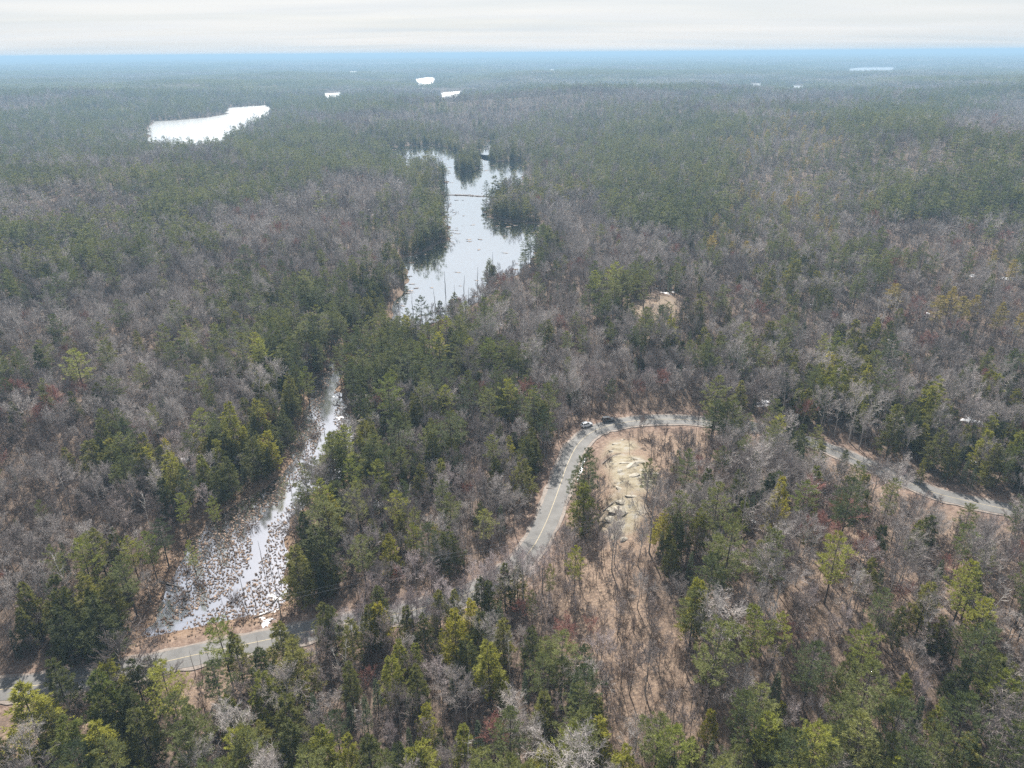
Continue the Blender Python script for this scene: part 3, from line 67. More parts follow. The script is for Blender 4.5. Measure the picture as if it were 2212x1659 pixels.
HEROES = [(-63.1, 116.2, 'w', 19.9, 1.0, 'Y'), (-69.4, 103.3, 'w', 20.8, 1.03, 'L'), (-61.2, 117.5, 'h', 14.8, 0.99, ''), (-51.7, 119.4, 'h', 16.1, 1.05, ''), (-54.0, 112.2, 'h', 15.7, 1.03, ''), (-46.3, 111.6, 'h', 17.9, 1.12, ''), (-96.3, 110.0, 'h', 15.6, 1.02, 'D'), (-95.5, 100.1, 'h', 19.0, 1.37, 'Y'), (-83.6, 93.5, 'h', 17.7, 1.11, 'Y'), (-81.7, 102.7, 'h', 19.0, 1.25, 'Y'), (-76.3, 101.8, 'h', 16.2, 1.05, ''), (-76.8, 92.3, 'h', 17.6, 1.11, 'Y'), (-71.7, 96.1, 'h', 16.9, 1.08, ''), (-44.0, 98.6, 'h', 17.0, 1.09, ''), (-41.5, 91.6, 'h', 17.5, 1.11, ''), (-35.6, 91.0, 'h', 16.5, 1.07, 'Y'), (-51.2, 150.7, 'h', 19.0, 1.36, 'D'), (-54.4, 142.8, 'h', 18.6, 1.15, ''), (-50.0, 159.7, 'w', 21.0, 1.31, ''), (-96.7, 153.0, 'w', 16.2, 0.87, 'Y'), (-108.8, 144.7, 'w', 19.5, 0.98, 'L'), (-118.8, 148.0, 'w', 15.1, 0.83, ''), (-87.1, 155.4, 'w', 12.7, 0.74, 'Y'), (-88.7, 175.4, 'w', 13.4, 0.77, 'Y'), (-95.0, 124.5, 'h', 19.0, 1.25, 'D'), (-102.1, 123.1, 'h', 17.4, 1.11, 'D'), (-100.8, 144.7, 'h', 13.2, 0.92, ''), (-159.5, 321.0, 'w', 21.0, 1.45, ''), (-186.2, 321.6, 'w', 21.0, 1.14, ''), (-204.9, 301.7, 'w', 21.0, 1.15, ''), (-171.8, 259.0, 'w', 21.0, 1.43, 'Y'), (-233.8, 346.2, 'w', 21.0, 1.41, ''), (-233.4, 411.4, 'w', 21.0, 1.45, ''), (-144.7, 356.3, 'w', 21.0, 1.44, ''), (-124.9, 335.1, 'w', 21.0, 1.45, ''), (-111.6, 347.9, 'w', 21.0, 1.41, ''), (-100.1, 349.1, 'w', 21.0, 1.42, ''), (-87.6, 322.8, 'w', 21.0, 1.1, ''), (-108.6, 315.5, 'w', 21.0, 1.12, ''), (-92.8, 300.0, 'w', 21.0, 1.45, ''), (-122.2, 300.6, 'w', 21.0, 1.25, ''), (-112.3, 304.5, 'w', 21.0, 1.09, ''), (-151.2, 290.4, 'w', 20.7, 1.02, ''), (-141.5, 289.7, 'w', 21.0, 1.11, 'P'), (-84.7, 286.1, 'w', 19.3, 0.98, ''), (-121.4, 249.4, 'w', 21.0, 1.03, ''), (-173.5, 283.9, 'h', 15.8, 1.03, ''), (-159.1, 252.5, 'h', 14.0, 0.95, ''), (-132.7, 241.6, 's', 12.9, 1.11, ''), (-112.8, 270.1, 'h', 14.9, 1.0, ''), (-98.3, 264.9, 'h', 16.3, 1.06, 'Y'), (-94.8, 272.0, 'h', 15.4, 1.02, 'D'), (-82.1, 257.9, 'w', 18.6, 0.95, 'L'), (-85.1, 244.5, 'h', 16.3, 1.06, ''), (-99.0, 235.1, 'h', 15.2, 1.01, ''), (-91.0, 234.7, 'h', 14.8, 0.99, ''), (-82.5, 227.3, 'h', 15.4, 1.02, ''), (-91.8, 223.2, 'h', 14.4, 0.97, ''), (-83.0, 216.2, 'h', 14.6, 0.98, 'D'), (-85.3, 202.3, 'h', 17.7, 1.12, ''), (-122.3, 206.1, 'h', 15.8, 1.03, ''), (-106.9, 191.4, 'h', 17.6, 1.11, 'Y'), (-135.9, 199.3, 'h', 17.9, 1.13, ''), (-138.5, 211.1, 'h', 17.4, 1.1, ''), (-97.0, 203.2, 'h', 15.3, 1.01, 'Y'), (-89.9, 192.1, 'h', 15.8, 1.04, 'D'), (-92.5, 188.2, 'h', 14.8, 0.99, 'D'), (-104.8, 180.2, 'h', 15.3, 1.02, 'D'), (-96.4, 172.6, 'w', 15.2, 0.83, 'Y'), (-54.8, 171.7, 'w', 19.0, 0.97, 'Y'), (-48.8, 182.2, 'w', 19.5, 0.98, 'Y'), (-40.2, 182.7, 'w', 18.5, 0.95, 'L'), (-44.1, 169.4, 'w', 19.6, 0.99, 'P'), (-28.7, 189.6, 'h', 13.4, 0.93, ''), (-32.1, 202.2, 'h', 13.8, 0.95, ''), (-20.5, 208.2, 'w', 21.0, 1.26, ''), (-19.8, 201.8, 'h', 15.6, 1.03, ''), (-4.8, 214.6, 'h', 13.4, 0.93, ''), (4.4, 196.8, 'h', 16.0, 1.04, ''), (2.7, 183.1, 'h', 16.3, 1.06, ''), (-1.1, 205.0, 'h', 13.5, 0.93, 'Y'), (-52.8, 228.7, 'w', 18.0, 0.93, ''), (-50.9, 214.1, 'h', 17.8, 1.12, ''), (-37.9, 223.4, 'h', 14.4, 0.98, 'D'), (-45.1, 220.3, 'h', 14.9, 1.0, 'D'), (-25.2, 247.6, 'w', 19.6, 0.99, ''), (-17.1, 248.2, 'w', 18.2, 0.94, ''), (-46.3, 252.4, 'w', 17.4, 0.91, 'L'), (-55.7, 252.0, 'w', 19.3, 0.98, ''), (-41.9, 261.2, 'w', 21.0, 1.38, ''), (-30.6, 279.7, 'w', 19.3, 0.98, ''), (-36.4, 293.1, 'w', 21.0, 1.14, ''), (-50.3, 324.4, 'w', 18.0, 0.93, ''), (-54.4, 293.9, 'w', 19.8, 0.99, ''), (-66.6, 287.3, 'w', 20.6, 1.02, ''), (-60.0, 283.7, 'w', 19.5, 0.98, ''), (-48.2, 293.8, 'w', 19.8, 0.99, ''), (-21.0, 283.0, 'w', 19.4, 0.98, ''), (-22.8, 271.6, 'w', 18.1, 0.93, ''), (-8.1, 277.7, 'w', 17.2, 0.9, 'L'), (13.9, 370.3, 'w', 21.0, 1.04, ''), (18.0, 376.4, 's', 13.0, 1.12, ''), (12.6, 293.3, 'w', 17.1, 0.9, ''), (23.5, 282.3, 'w', 18.4, 0.95, ''), (30.5, 287.2, 'w', 18.6, 0.95, ''), (31.9, 373.8, 's', 11.9, 1.05, ''), (20.6, 356.6, 's', 11.6, 1.03, ''), (11.8, 349.6, 's', 11.4, 1.03, ''), (34.7, 377.8, 's', 11.9, 1.05, ''), (25.5, 378.0, 's', 11.9, 1.05, ''), (49.7, 331.2, 'w', 21.0, 1.35, ''), (43.5, 316.7, 'w', 20.3, 1.01, ''), (65.4, 334.9, 'w', 20.1, 1.0, ''), (72.0, 389.1, 'w', 19.8, 0.99, ''), (43.3, 292.0, 'w', 16.5, 0.88, ''), (55.1, 278.6, 'h', 12.6, 0.89, 'D'), (48.6, 309.4, 's', 10.8, 0.99, ''), (76.0, 311.1, 's', 11.3, 1.02, ''), (72.4, 280.1, 'h', 13.2, 0.92, 'D'), (189.9, 338.4, 'y', 19.0, 1.28, ''), (202.2, 320.3, 'y', 19.0, 1.22, ''), (213.7, 330.1, 'y', 19.0, 1.25, ''), (211.3, 316.8, 'y', 19.0, 1.44, ''), (219.7, 319.9, 'y', 18.7, 1.06, ''), (222.5, 306.6, 'y', 19.0, 1.12, ''), (227.4, 299.1, 'y', 16.8, 0.99, ''), (272.5, 393.9, 'y', 17.9, 1.04, ''), (172.2, 247.1, 'h', 13.8, 0.95, 'Y'), (274.3, 378.3, 'y', 16.8, 0.99, ''), (176.3, 348.7, 'w', 21.0, 1.23, ''), (202.9, 396.9, 'w', 21.0, 1.45, ''), (184.1, 398.3, 'w', 21.0, 1.32, ''), (192.9, 370.9, 'w', 21.0, 1.14, 'D'), (132.6, 302.5, 's', 14.0, 1.36, ''), (106.2, 283.7, 'h', 11.0, 0.81, 'D'), (109.7, 266.7, 'h', 12.9, 0.9, ''), (140.9, 276.2, 'h', 16.0, 1.04, 'Y'), (143.5, 269.0, 'h', 16.7, 1.07, ''), (147.0, 266.5, 'h', 14.8, 0.99, 'D'), (137.2, 279.9, 'w', 17.3, 0.91, 'Y'), (132.7, 281.7, 'w', 16.2, 0.87, 'Y'), (203.0, 297.0, 'h', 12.5, 0.88, 'D'), (177.1, 273.9, 'h', 14.5, 0.98, 'D'), (192.8, 283.4, 'h', 14.8, 0.99, ''), (122.4, 220.5, 'h', 12.2, 0.87, 'Y'), (132.5, 218.2, 'h', 14.3, 0.97, 'Y'), (112.7, 239.9, 'w', 17.0, 0.9, ''), (112.6, 232.2, 'h', 14.7, 0.99, ''), (105.7, 235.1, 'h', 13.5, 0.93, 'Y'), (91.4, 198.9, 'h', 15.5, 1.02, 'D'), (97.2, 208.6, 'h', 12.8, 0.9, 'D'), (96.6, 192.6, 'h', 14.2, 0.97, ''), (98.4, 201.1, 'w', 15.6, 0.85, 'P'), (105.5, 194.5, 'h', 10.6, 0.79, 'D'), (99.6, 173.1, 'w', 15.4, 0.84, ''), (128.5, 190.7, 'h', 9.6, 0.74, ''), (137.2, 198.7, 'h', 16.2, 1.05, ''), (150.1, 196.0, 'h', 16.8, 1.08, 'Y'), (160.8, 196.5, 'h', 16.1, 1.05, 'Y'), (139.2, 193.5, 'h', 13.1, 0.91, ''), (193.9, 252.9, 'w', 19.8, 0.99, ''), (-26.6, 155.3, 'w', 14.7, 0.81, 'L'), (14.7, 135.8, 'w', 14.9, 0.82, 'L'), (-32.1, 131.7, 'h', 14.7, 0.98, ''), (39.4, 141.2, 'h', 14.5, 0.98, 'D'), (37.5, 135.3, 'h', 11.5, 0.84, ''), (-5.2, 109.2, 'h', 16.2, 1.05, 'Y'), (-2.0, 105.9, 'h', 9.5, 0.74, 'Y'), (-25.5, 109.6, 'h', 14.6, 0.98, 'Y'), (-19.9, 107.0, 'h', 13.7, 0.94, ''), (-34.8, 110.1, 'h', 12.6, 0.89, ''), (-17.3, 99.3, 'h', 11.6, 0.84, 'Y'), (-14.2, 94.7, 'h', 10.0, 0.76, ''), (-9.4, 91.8, 'h', 14.1, 0.96, 'Y'), (15.5, 91.4, 'h', 13.4, 0.93, 'Y'), (-31.3, 92.7, 'h', 12.3, 0.88, 'Y'), (5.6, 96.0, 'h', 15.6, 1.03, ''), (4.0, 114.9, 'h', 13.1, 0.91, 'D'), (-16.1, 120.9, 'h', 9.7, 0.75, 'L'), (-9.6, 124.8, 'h', 13.8, 0.95, 'L'), (-20.5, 123.5, 'h', 12.3, 0.88, ''), (4.3, 126.5, 'w', 12.0, 0.6, ''), (8.7, 134.7, 'w', 12.0, 0.63, 'P'), (-5.9, 132.6, 'h', 12.7, 0.89, 'D'), (11.1, 115.1, 'r', 13.0, 1.05, ''), (-31.4, 112.3, 'r', 8.3, 0.78, ''), (-3.7, 94.5, 'r', 12.1, 1.0, ''), (1.9, 128.6, 'r', 9.0, 0.83, ''), (-42.1, 126.6, 'h', 13.9, 0.95, 'D'), (-33.6, 127.2, 'h', 13.3, 0.93, ''), (-17.6, 130.3, 'h', 13.5, 0.93, ''), (-7.8, 134.5, 'h', 12.8, 0.9, 'D'), (1.0, 138.8, 'h', 12.3, 0.88, ''), (-44.5, 127.7, 'h', 13.9, 0.95, ''), (-40.1, 125.4, 'b', 12.9, 0.95, 'P'), (-36.3, 128.2, 'b', 13.5, 0.98, 'P'), (-31.5, 127.9, 'h', 13.4, 0.93, 'L'), (-26.9, 127.1, 'b', 13.9, 1.0, 'P'), (-21.2, 129.3, 'b', 13.6, 0.98, 'P'), (-16.0, 132.2, 'b', 14.2, 1.01, 'P'), (-11.1, 133.4, 'b', 14.2, 1.01, 'P'), (-6.1, 136.3, 'b', 13.9, 0.99, 'P'), (-2.2, 137.3, 'h', 13.6, 0.94, ''), (2.4, 138.7, 'b', 13.5, 0.98, 'P'), (-36.8, 122.0, 'h', 13.7, 0.94, ''), (-24.7, 125.7, 'h', 13.1, 0.92, ''), (-13.8, 130.4, 'h', 12.6, 0.89, ''), (-18.3, 126.2, 'b', 12.0, 0.9, 'P'), (-45.1, 121.5, 'b', 11.8, 0.89, 'P'), (-5.8, 143.3, 'b', 12.6, 0.93, 'P'), (-37.9, 155.7, 'b', 14.4, 1.02, 'P'), (-24.8, 143.3, 'b', 14.7, 1.03, 'P'), (-19.4, 138.3, 'b', 13.5, 0.97, 'P'), (-24.0, 129.8, 'b', 15.0, 1.05, 'P'), (0.1, 139.7, 'b', 16.3, 1.11, 'P'), (7.2, 138.9, 'b', 14.5, 1.02, 'P'), (-9.2, 140.5, 'b', 12.7, 0.94, 'P'), (-34.1, 136.1, 'b', 14.3, 1.02, 'P'), (-15.3, 109.5, 'b', 12.2, 0.91, 'P'), (-24.0, 95.5, 'b', 11.6, 0.88, 'P'), (18.4, 111.2, 'b', 12.3, 0.92, 'P'), (-19.5, 185.2, 'b', 14.9, 1.04, 'P'), (-11.1, 186.1, 'b', 12.9, 0.95, 'P'), (-14.9, 203.4, 'b', 10.9, 0.85, 'P'), (-9.3, 246.4, 'b', 10.9, 0.85, 'P'), (11.2, 242.3, 'b', 12.5, 0.93, 'P'), (1.2, 218.5, 'b', 11.3, 0.87, 'P'), (53.8, 257.0, 'b', 12.2, 0.91, 'P'), (30.3, 258.0, 'b', 13.9, 0.99, 'P'), (16.3, 218.7, 'b', 11.0, 0.85, 'P'), (36.5, 256.0, 'b', 12.2, 0.91, 'P'), (-105.8, 197.9, 'b', 13.3, 0.97, 'P'), (-94.1, 182.8, 'b', 12.2, 0.91, 'P'), (-117.5, 214.4, 'b', 12.4, 0.92, 'P'), (-112.6, 221.6, 'b', 11.8, 0.89, 'P'), (-132.1, 211.5, 'b', 12.3, 0.92, 'P'), (-15.7, 128.0, 'k', 15.9, 1.09, ''), (-14.5, 127.5, 'k', 14.9, 1.04, ''), (-1.0, 112.6, 'k', 13.2, 0.96, ''), (-56.2, 98.2, 'k', 15.9, 1.09, ''), (69.0, 134.0, 'k', 13.3, 0.97, ''), (112.8, 127.2, 'k', 13.9, 0.99, ''), (55.2, 115.8, 'k', 13.4, 0.97, ''), (83.6, 147.3, 'w', 20.8, 1.03, 'D'), (84.1, 151.2, 'w', 15.2, 0.83, ''), (59.9, 153.5, 'h', 11.8, 0.85, 'Y'), (75.2, 147.0, 'h', 12.0, 0.86, ''), (57.5, 134.5, 'h', 10.8, 0.81, 'Y'), (69.5, 123.3, 'w', 19.3, 0.98, 'L'), (110.0, 132.0, 'w', 14.7, 0.82, ''), (94.2, 116.3, 'w', 18.8, 0.96, 'L'), (92.8, 108.5, 'w', 17.0, 0.9, 'L'), (74.1, 110.6, 'w', 16.6, 0.88, 'P'), (79.0, 111.6, 'h', 11.8, 0.85, ''), (46.9, 105.7, 'w', 18.4, 0.94, 'L'), (52.5, 106.6, 'w', 15.0, 0.83, 'Y'), (66.6, 101.6, 'w', 17.4, 0.91, 'L'), (63.4, 99.1, 'h', 12.9, 0.9, ''), (84.0, 97.4, 'h', 14.0, 0.95, 'D'), (87.3, 92.8, 'w', 16.8, 0.89, 'L'), (90.2, 90.5, 'w', 16.4, 0.88, 'L'), (77.5, 91.8, 'h', 11.3, 0.83, 'Y'), (108.6, 115.2, 'w', 15.5, 0.84, ''), (79.6, 126.0, 'h', 11.8, 0.85, ''), (40.6, 124.8, 'h', 9.5, 0.74, ''), (49.6, 93.8, 'h', 9.1, 0.72, 'L'), (36.2, 92.8, 'h', 10.0, 0.76, 'L'), (88.6, 139.5, 'h', 13.0, 0.91, 'D'), (61.8, 164.3, 'h', 15.8, 1.04, 'D'), (53.5, 165.1, 'h', 14.9, 1.0, 'D'), (101.3, 159.5, 'w', 17.4, 0.91, ''), (62.5, 117.8, 'b', 11.0, 0.85, 'P'), (68.3, 112.4, 'b', 10.4, 0.82, 'P'), (51.0, 92.6, 'b', 10.3, 0.81, 'P'), (56.2, 93.1, 'b', 10.0, 0.76, 'P'), (83.5, 133.7, 'b', 11.2, 0.86, 'P'), (59.0, 104.8, 'b', 10.2, 0.81, 'P'), (49.4, 137.6, 'b', 10.9, 0.85, 'P'), (54.8, 145.9, 'b', 10.4, 0.82, 'P'), (76.2, 96.4, 'b', 11.7, 0.89, 'P'), (121.7, 139.1, 'b', 11.4, 0.87, 'P'), (126.4, 153.6, 'b', 11.9, 0.9, 'P'), (122.9, 158.1, 'b', 11.4, 0.87, 'P'), (116.0, 180.2, 'b', 12.1, 0.91, 'P'), (132.1, 219.0, 'b', 11.0, 0.85, 'P'), (165.6, 226.7, 'b', 12.7, 0.94, 'P'), (116.3, 168.1, 'b', 10.0, 0.76, 'P'), (-81.6, 158.8, 'd', 8.8, 0.98, ''), (-71.4, 147.4, 'd', 8.5, 0.96, ''), (-67.2, 143.8, 'd', 8.4, 0.96, ''), (-66.9, 156.6, 'd', 8.7, 0.98, ''), (-66.2, 151.0, 'd', 8.6, 0.97, ''), (-63.4, 149.1, 'd', 8.6, 0.97, ''), (-63.2, 152.8, 'd', 8.6, 0.97, ''), (-87.3, 149.4, 'd', 8.6, 0.97, ''), (-88.4, 134.2, 'd', 8.2, 0.94, ''), (-67.3, 138.8, 'd', 8.3, 0.95, ''), (-71.9, 137.2, 'd', 8.3, 0.94, ''), (-70.7, 160.6, 'd', 8.8, 0.99, ''), (-84.7, 156.8, 'd', 8.7, 0.98, ''), (-79.9, 164.9, 'd', 8.9, 1.0, ''), (-74.5, 201.4, 'd', 9.8, 1.06, ''), (-73.9, 219.6, 'd', 10.2, 1.09, ''), (-68.9, 229.6, 'd', 10.4, 1.1, ''), (-59.3, 216.2, 'd', 10.1, 1.08, ''), (-59.1, 211.5, 'd', 10.0, 1.07, ''), (-40.1, 413.6, 'd', 13.0, 1.44, ''), (-28.4, 403.9, 'd', 13.0, 1.41, ''), (-21.0, 423.0, 'd', 13.0, 1.45, ''), (-54.1, 370.1, 'd', 13.0, 1.31, ''), (-57.5, 341.0, 'd', 12.7, 1.25, ''), (-42.2, 377.9, 'd', 13.0, 1.33, ''), (-15.7, 433.2, 'd', 13.0, 1.45, ''), (-11.8, 455.1, 'd', 13.0, 1.45, ''), (-24.2, 377.5, 'd', 13.0, 1.33, ''), (-32.6, 386.1, 'd', 13.0, 1.36, ''), (-70.6, 118.0, 'd', 8.5, 0.96, ''), (-68.5, 119.3, 'd', 8.6, 0.97, ''), (-58.6, 122.5, 'd', 8.6, 0.97, ''), (-55.7, 123.6, 'd', 7.9, 0.92, ''), (-72.9, 119.7, 'd', 7.8, 0.91, ''), (-23.4, 698.3, 'w', 20.2, 1.01, ''), (-68.4, 727.4, 's', 14.0, 1.35, ''), (-63.1, 719.2, 's', 14.0, 1.33, ''), (-8.3, 741.3, 'w', 19.7, 0.99, '')]
SNOW = [(-62.0, 238.1, 2.12, 3.43, 0.255), (-65.1, 243.4, 0.9, 1.18, 0.261), (-68.0, 248.9, 1.28, 2.04, 0.267), (-60.4, 233.0, 1.39, 1.83, 0.254), (-55.6, 216.5, 1.96, 2.62, 0.252), (-53.7, 213.9, 1.13, 1.28, 0.246), (-73.8, 267.4, 1.16, 1.38, 0.269), (-63.2, 146.7, 1.35, 1.87, 0.407), (-64.3, 140.7, 1.19, 0.53, 0.429), (-61.2, 141.3, 1.31, 0.88, 0.409), (-61.8, 136.1, 1.28, 2.03, 0.426), (-63.5, 138.2, 0.94, 0.69, 0.431), (-60.5, 137.4, 0.7, 0.51, 0.415), (85.1, 378.3, 2.32, 3.28, -0.221), (87.3, 373.5, 1.53, 2.41, -0.23), (86.1, 328.5, 1.37, 1.94, -0.256), (90.1, 382.2, 1.56, 2.51, -0.231), (83.5, 393.3, 0.8, 1.75, -0.209), (98.4, 248.2, 3.62, 3.36, -0.378), (168.9, 230.9, 3.74, 3.29, -0.631), (160.8, 193.1, 1.33, 1.59, -0.694), (84.1, 194.3, 1.34, 1.14, -0.408), (272.1, 405.6, 4.88, 3.16, -0.591), (288.1, 396.2, 6.63, 4.13, -0.629), (177.4, 311.5, 1.3, 1.92, -0.518), (161.7, 364.1, 1.99, 1.61, -0.418), (117.2, 231.7, 0.86, 1.15, -0.468), (153.8, 203.2, 0.77, 1.01, -0.648), (66.6, 161.8, 1.04, 1.29, -0.391), (43.1, 122.4, 1.29, 1.15, -0.338), (63.7, 269.5, 1.16, 2.32, -0.232), (21.5, 298.9, 1.06, 2.16, -0.072), (-31.2, 258.5, 1.13, 1.28, 0.12), (-30.8, 230.4, 1.37, 2.85, 0.133), (-42.9, 186.8, 2.19, 2.33, 0.226), (-28.5, 212.9, 1.13, 3.15, 0.133), (-114.7, 215.1, 1.31, 3.45, 0.49), (25.4, 261.8, 0.76, 1.3, -0.097), (-6.1, 350.3, 1.21, 2.11, 0.017), (89.5, 274.2, 0.98, 1.45, -0.316), (159.2, 393.2, 1.59, 1.82, -0.385), (214.2, 345.6, 1.42, 1.56, -0.555), (22.9, 201.9, 8.5, 0.75, 1.343)]
ROCKS = [(29.2, 165.7, 3.0, 2.0, 1.57, 0.06), (30.9, 163.5, 2.4, 1.6, 1.26, 0.26), (27.2, 162.5, 2.2, 1.4, 0.95, -0.34), (30.7, 168.9, 1.8, 1.2, 0.95, -0.59), (29.7, 159.8, 2.0, 1.2, 0.6, -0.08), (34.0, 171.1, 2.0, 1.0, 0.71, -0.36), (37.3, 190.8, 3.2, 1.4, 1.04, 0.58), (39.9, 194.8, 2.6, 1.0, 0.47, 0.12), (36.0, 193.5, 2.2, 1.0, 0.4, -0.14), (40.2, 188.1, 2.0, 1.2, 0.5, 0.55), (33.2, 186.9, 1.4, 0.8, 0.46, 0.54), (36.5, 183.0, 2.2, 1.0, 0.71, 0.44), (31.3, 175.8, 1.6, 1.1, 0.52, -0.51), (41.1, 180.5, 2.0, 1.0, 0.64, -0.4), (36.0, 215.8, 1.6, 1.0, 0.69, -0.11), (38.9, 219.0, 1.4, 0.8, 0.49, 0.53), (33.4, 207.9, 1.5, 0.9, 0.55, -0.47), (43.6, 186.7, 1.5, 1.0, 0.46, 0.05), (27.5, 154.4, 1.6, 1.0, 0.61, 0.17), (29.3, 152.5, 1.4, 1.0, 0.56, 0.18)]
LOGS = [(29.2, 198.3, 36.1, 203.9), (10.6, 189.1, 13.2, 188.3), (25.6, 167.5, 30.8, 170.8), (-96.2, 152.8, -89.1, 150.8), (-65.8, 138.4, -61.6, 141.7), (-85.0, 120.7, -83.8, 122.7), (20.5, 177.1, 24.8, 178.5), (-63.3, 143.4, -61.9, 146.9)]
DAM = [(-70.6, 731.8), (-19.0, 724.6)]
BUSHES = [(-87.6, 146.1, 4.2), (-93.8, 153.5, 3.5), (-90.9, 132.3, 4.0), (-86.2, 130.7, 3.2), (-79.0, 177.4, 3.6), (-73.5, 146.0, 2.4), (-84.8, 151.5, 2.0), (-66.9, 218.1, 3.0), (-73.9, 233.4, 2.6), (-66.6, 210.3, 2.8), (-77.3, 226.5, 2.6), (-91.0, 157.3, 2.4), (-68.8, 137.5, 2.0)]
BUSHWORD = ['spreading over the open tussocks', 'beside a fallen trunk', 'at the road corner of the marsh', 'next to the road verge', 'alone in the narrow upper marsh', 'on a tussock rise', 'beside a leaning snag', 'in the stream bend', 'on the stream bank', 'below the stream bend', 'on the orange sedge bank', 'under a thin pine', 'near the road edge']
POLES = [(-93.0, 123.8), (-56.9, 133.9), (-21.0, 146.5), (16.2, 153.1), (49.5, 158.7), (88.4, 164.2)]
CARS = [('parked_car', 27.5, 232.1, 0.5, 'small white station wagon parked on the gravel at the road bend', 'white_paint', False), ('off_road_car', 36.0, 236.2, 0.12, 'boxy dark grey off-road car with spare wheel parked at the road bend', 'dark_paint', True)]
CHANNEL = [(-77.3, 305.9, 0.6), (-78.9, 287.6, 0.9), (-77.1, 271.0, 1.3), (-74.4, 255.9, 1.8), (-70.5, 242.1, 1.6), (-69.5, 231.2, 1.2), (-68.9, 219.5, 1.1), (-69.6, 210.2, 1.0), (-70.4, 200.1, 1.1), (-72.3, 190.7, 1.2), (-75.6, 184.4, 1.3), (-76.6, 176.1, 1.2), (-73.4, 166.2, 1.0), (-72.7, 158.0, 0.7), (-74.6, 146.9, 0.5), (-81.7, 140.2, 0.4), (-84.7, 136.1, 0.6), (-81.7, 132.2, 0.5)]

# ------------------------------------------------------------------ terrain height
#@TERRAIN-BEGIN
_rs = np.random.RandomState(7); _lat = _rs.rand(256, 256)
def vnoise(x, y, s, off=0):
    x = np.asarray(x, float) / s + 37.3 * off + 1000; y = np.asarray(y, float) / s + 91.7 * off + 1000
    ix = np.floor(x).astype(int); iy = np.floor(y).astype(int); fx = x - ix; fy = y - iy
    fx = fx * fx * (3 - 2 * fx); fy = fy * fy * (3 - 2 * fy)
    g = lambda a, b: _lat[a & 255, b & 255]
    return (g(ix, iy) * (1 - fx) + g(ix + 1, iy) * fx) * (1 - fy) + (g(ix, iy + 1) * (1 - fx) + g(ix + 1, iy + 1) * fx) * fy
def sdf(px, py, poly):
    # signed distance to a polygon, negative inside
    poly = np.asarray(poly, float); px = np.asarray(px, float); py = np.asarray(py, float)
    d = np.full(px.shape, 1e18); ins = np.zeros(px.shape, bool)
    n = len(poly)
    for i in range(n):
        ax, ay = poly[i]; bx, by = poly[(i + 1) % n]
        ex, ey = bx - ax, by - ay
        t = np.clip(((px - ax) * ex + (py - ay) * ey) / (ex * ex + ey * ey + 1e-9), 0, 1)
        d = np.minimum(d, (px - ax - t * ex) ** 2 + (py - ay - t * ey) ** 2)
        if ey != 0:
            c = ((ay > py) != (by > py)) & (px < ex * (py - ay) / ey + ax)
            ins ^= c
    d = np.sqrt(d)
    return np.where(ins, -d, d)
def sstep(a, b, x):
    t = np.clip((x - a) / (b - a), 0, 1); return t * t * (3 - 2 * t)
def water_dist(x, y):
    x = np.asarray(x, float); y = np.asarray(y, float)
    d = np.full(x.shape, 1e9)
    for poly in WATER.values():
        d = np.minimum(d, sdf(x, y, poly))
    return np.maximum(d, -sdf(x, y, ISLAND))
def hills(x, y, wd):
    x = np.asarray(x, float); y = np.asarray(y, float)
    r = np.hypot(x, y)
    lift = sstep(10, 120, wd)
    far = sstep(250, 900, r)
    h = 0.5 + 0.9 * sstep(0, 12, wd)
    h = h + lift * (1.5 + 3.0 * vnoise(x, y, 70, 1) + 1.2 * vnoise(x, y, 22, 2))
    h = h + sstep(50, 480, wd) * far * (30 * vnoise(x, y, 420, 3) + 12 * vnoise(x, y, 170, 4)) * (1 - 0.55 * sstep(2500, 6000, r))
    h = h + 22 * sstep(4000, 12000, r) * sstep(60, 600, wd) * vnoise(x, y, 2600, 5)
    for (cx, cy, rx, ry, hh) in KNOLLS:
        h = h + hh * np.exp(-(((x - cx) / rx) ** 2 + ((y - cy) / ry) ** 2)) * sstep(0, 18, wd)
    return h
#@TERRAIN-END

def polyline_smooth(pts, n):
    pts = np.asarray(pts, float)
    P = np.vstack([2 * pts[0] - pts[1], pts, 2 * pts[-1] - pts[-2]])
    out = []
    for i in range(len(pts) - 1):
        p0, p1, p2, p3 = P[i:i + 4]
        for t in np.arange(n) / n:
            out.append(0.5 * (2 * p1 + (p2 - p0) * t + (2 * p0 - 5 * p1 + 4 * p2 - p3) * t * t + (3 * p1 - p0 - 3 * p2 + p3) * t ** 3))
    out.append(pts[-1]); return np.array(out)
RC = polyline_smooth(ROAD, 10)                                      # road centreline
_wd = water_dist(RC[:, 0], RC[:, 1])
_rz = np.maximum(hills(RC[:, 0], RC[:, 1], _wd), 1.5)
_k = np.ones(41) / 41
RZ = np.convolve(np.pad(_rz, 20, mode='edge'), _k, 'valid')
RT = np.gradient(RC, axis=0); RT /= np.linalg.norm(RT, axis=1)[:, None]
RN = np.stack([-RT[:, 1], RT[:, 0]], 1)
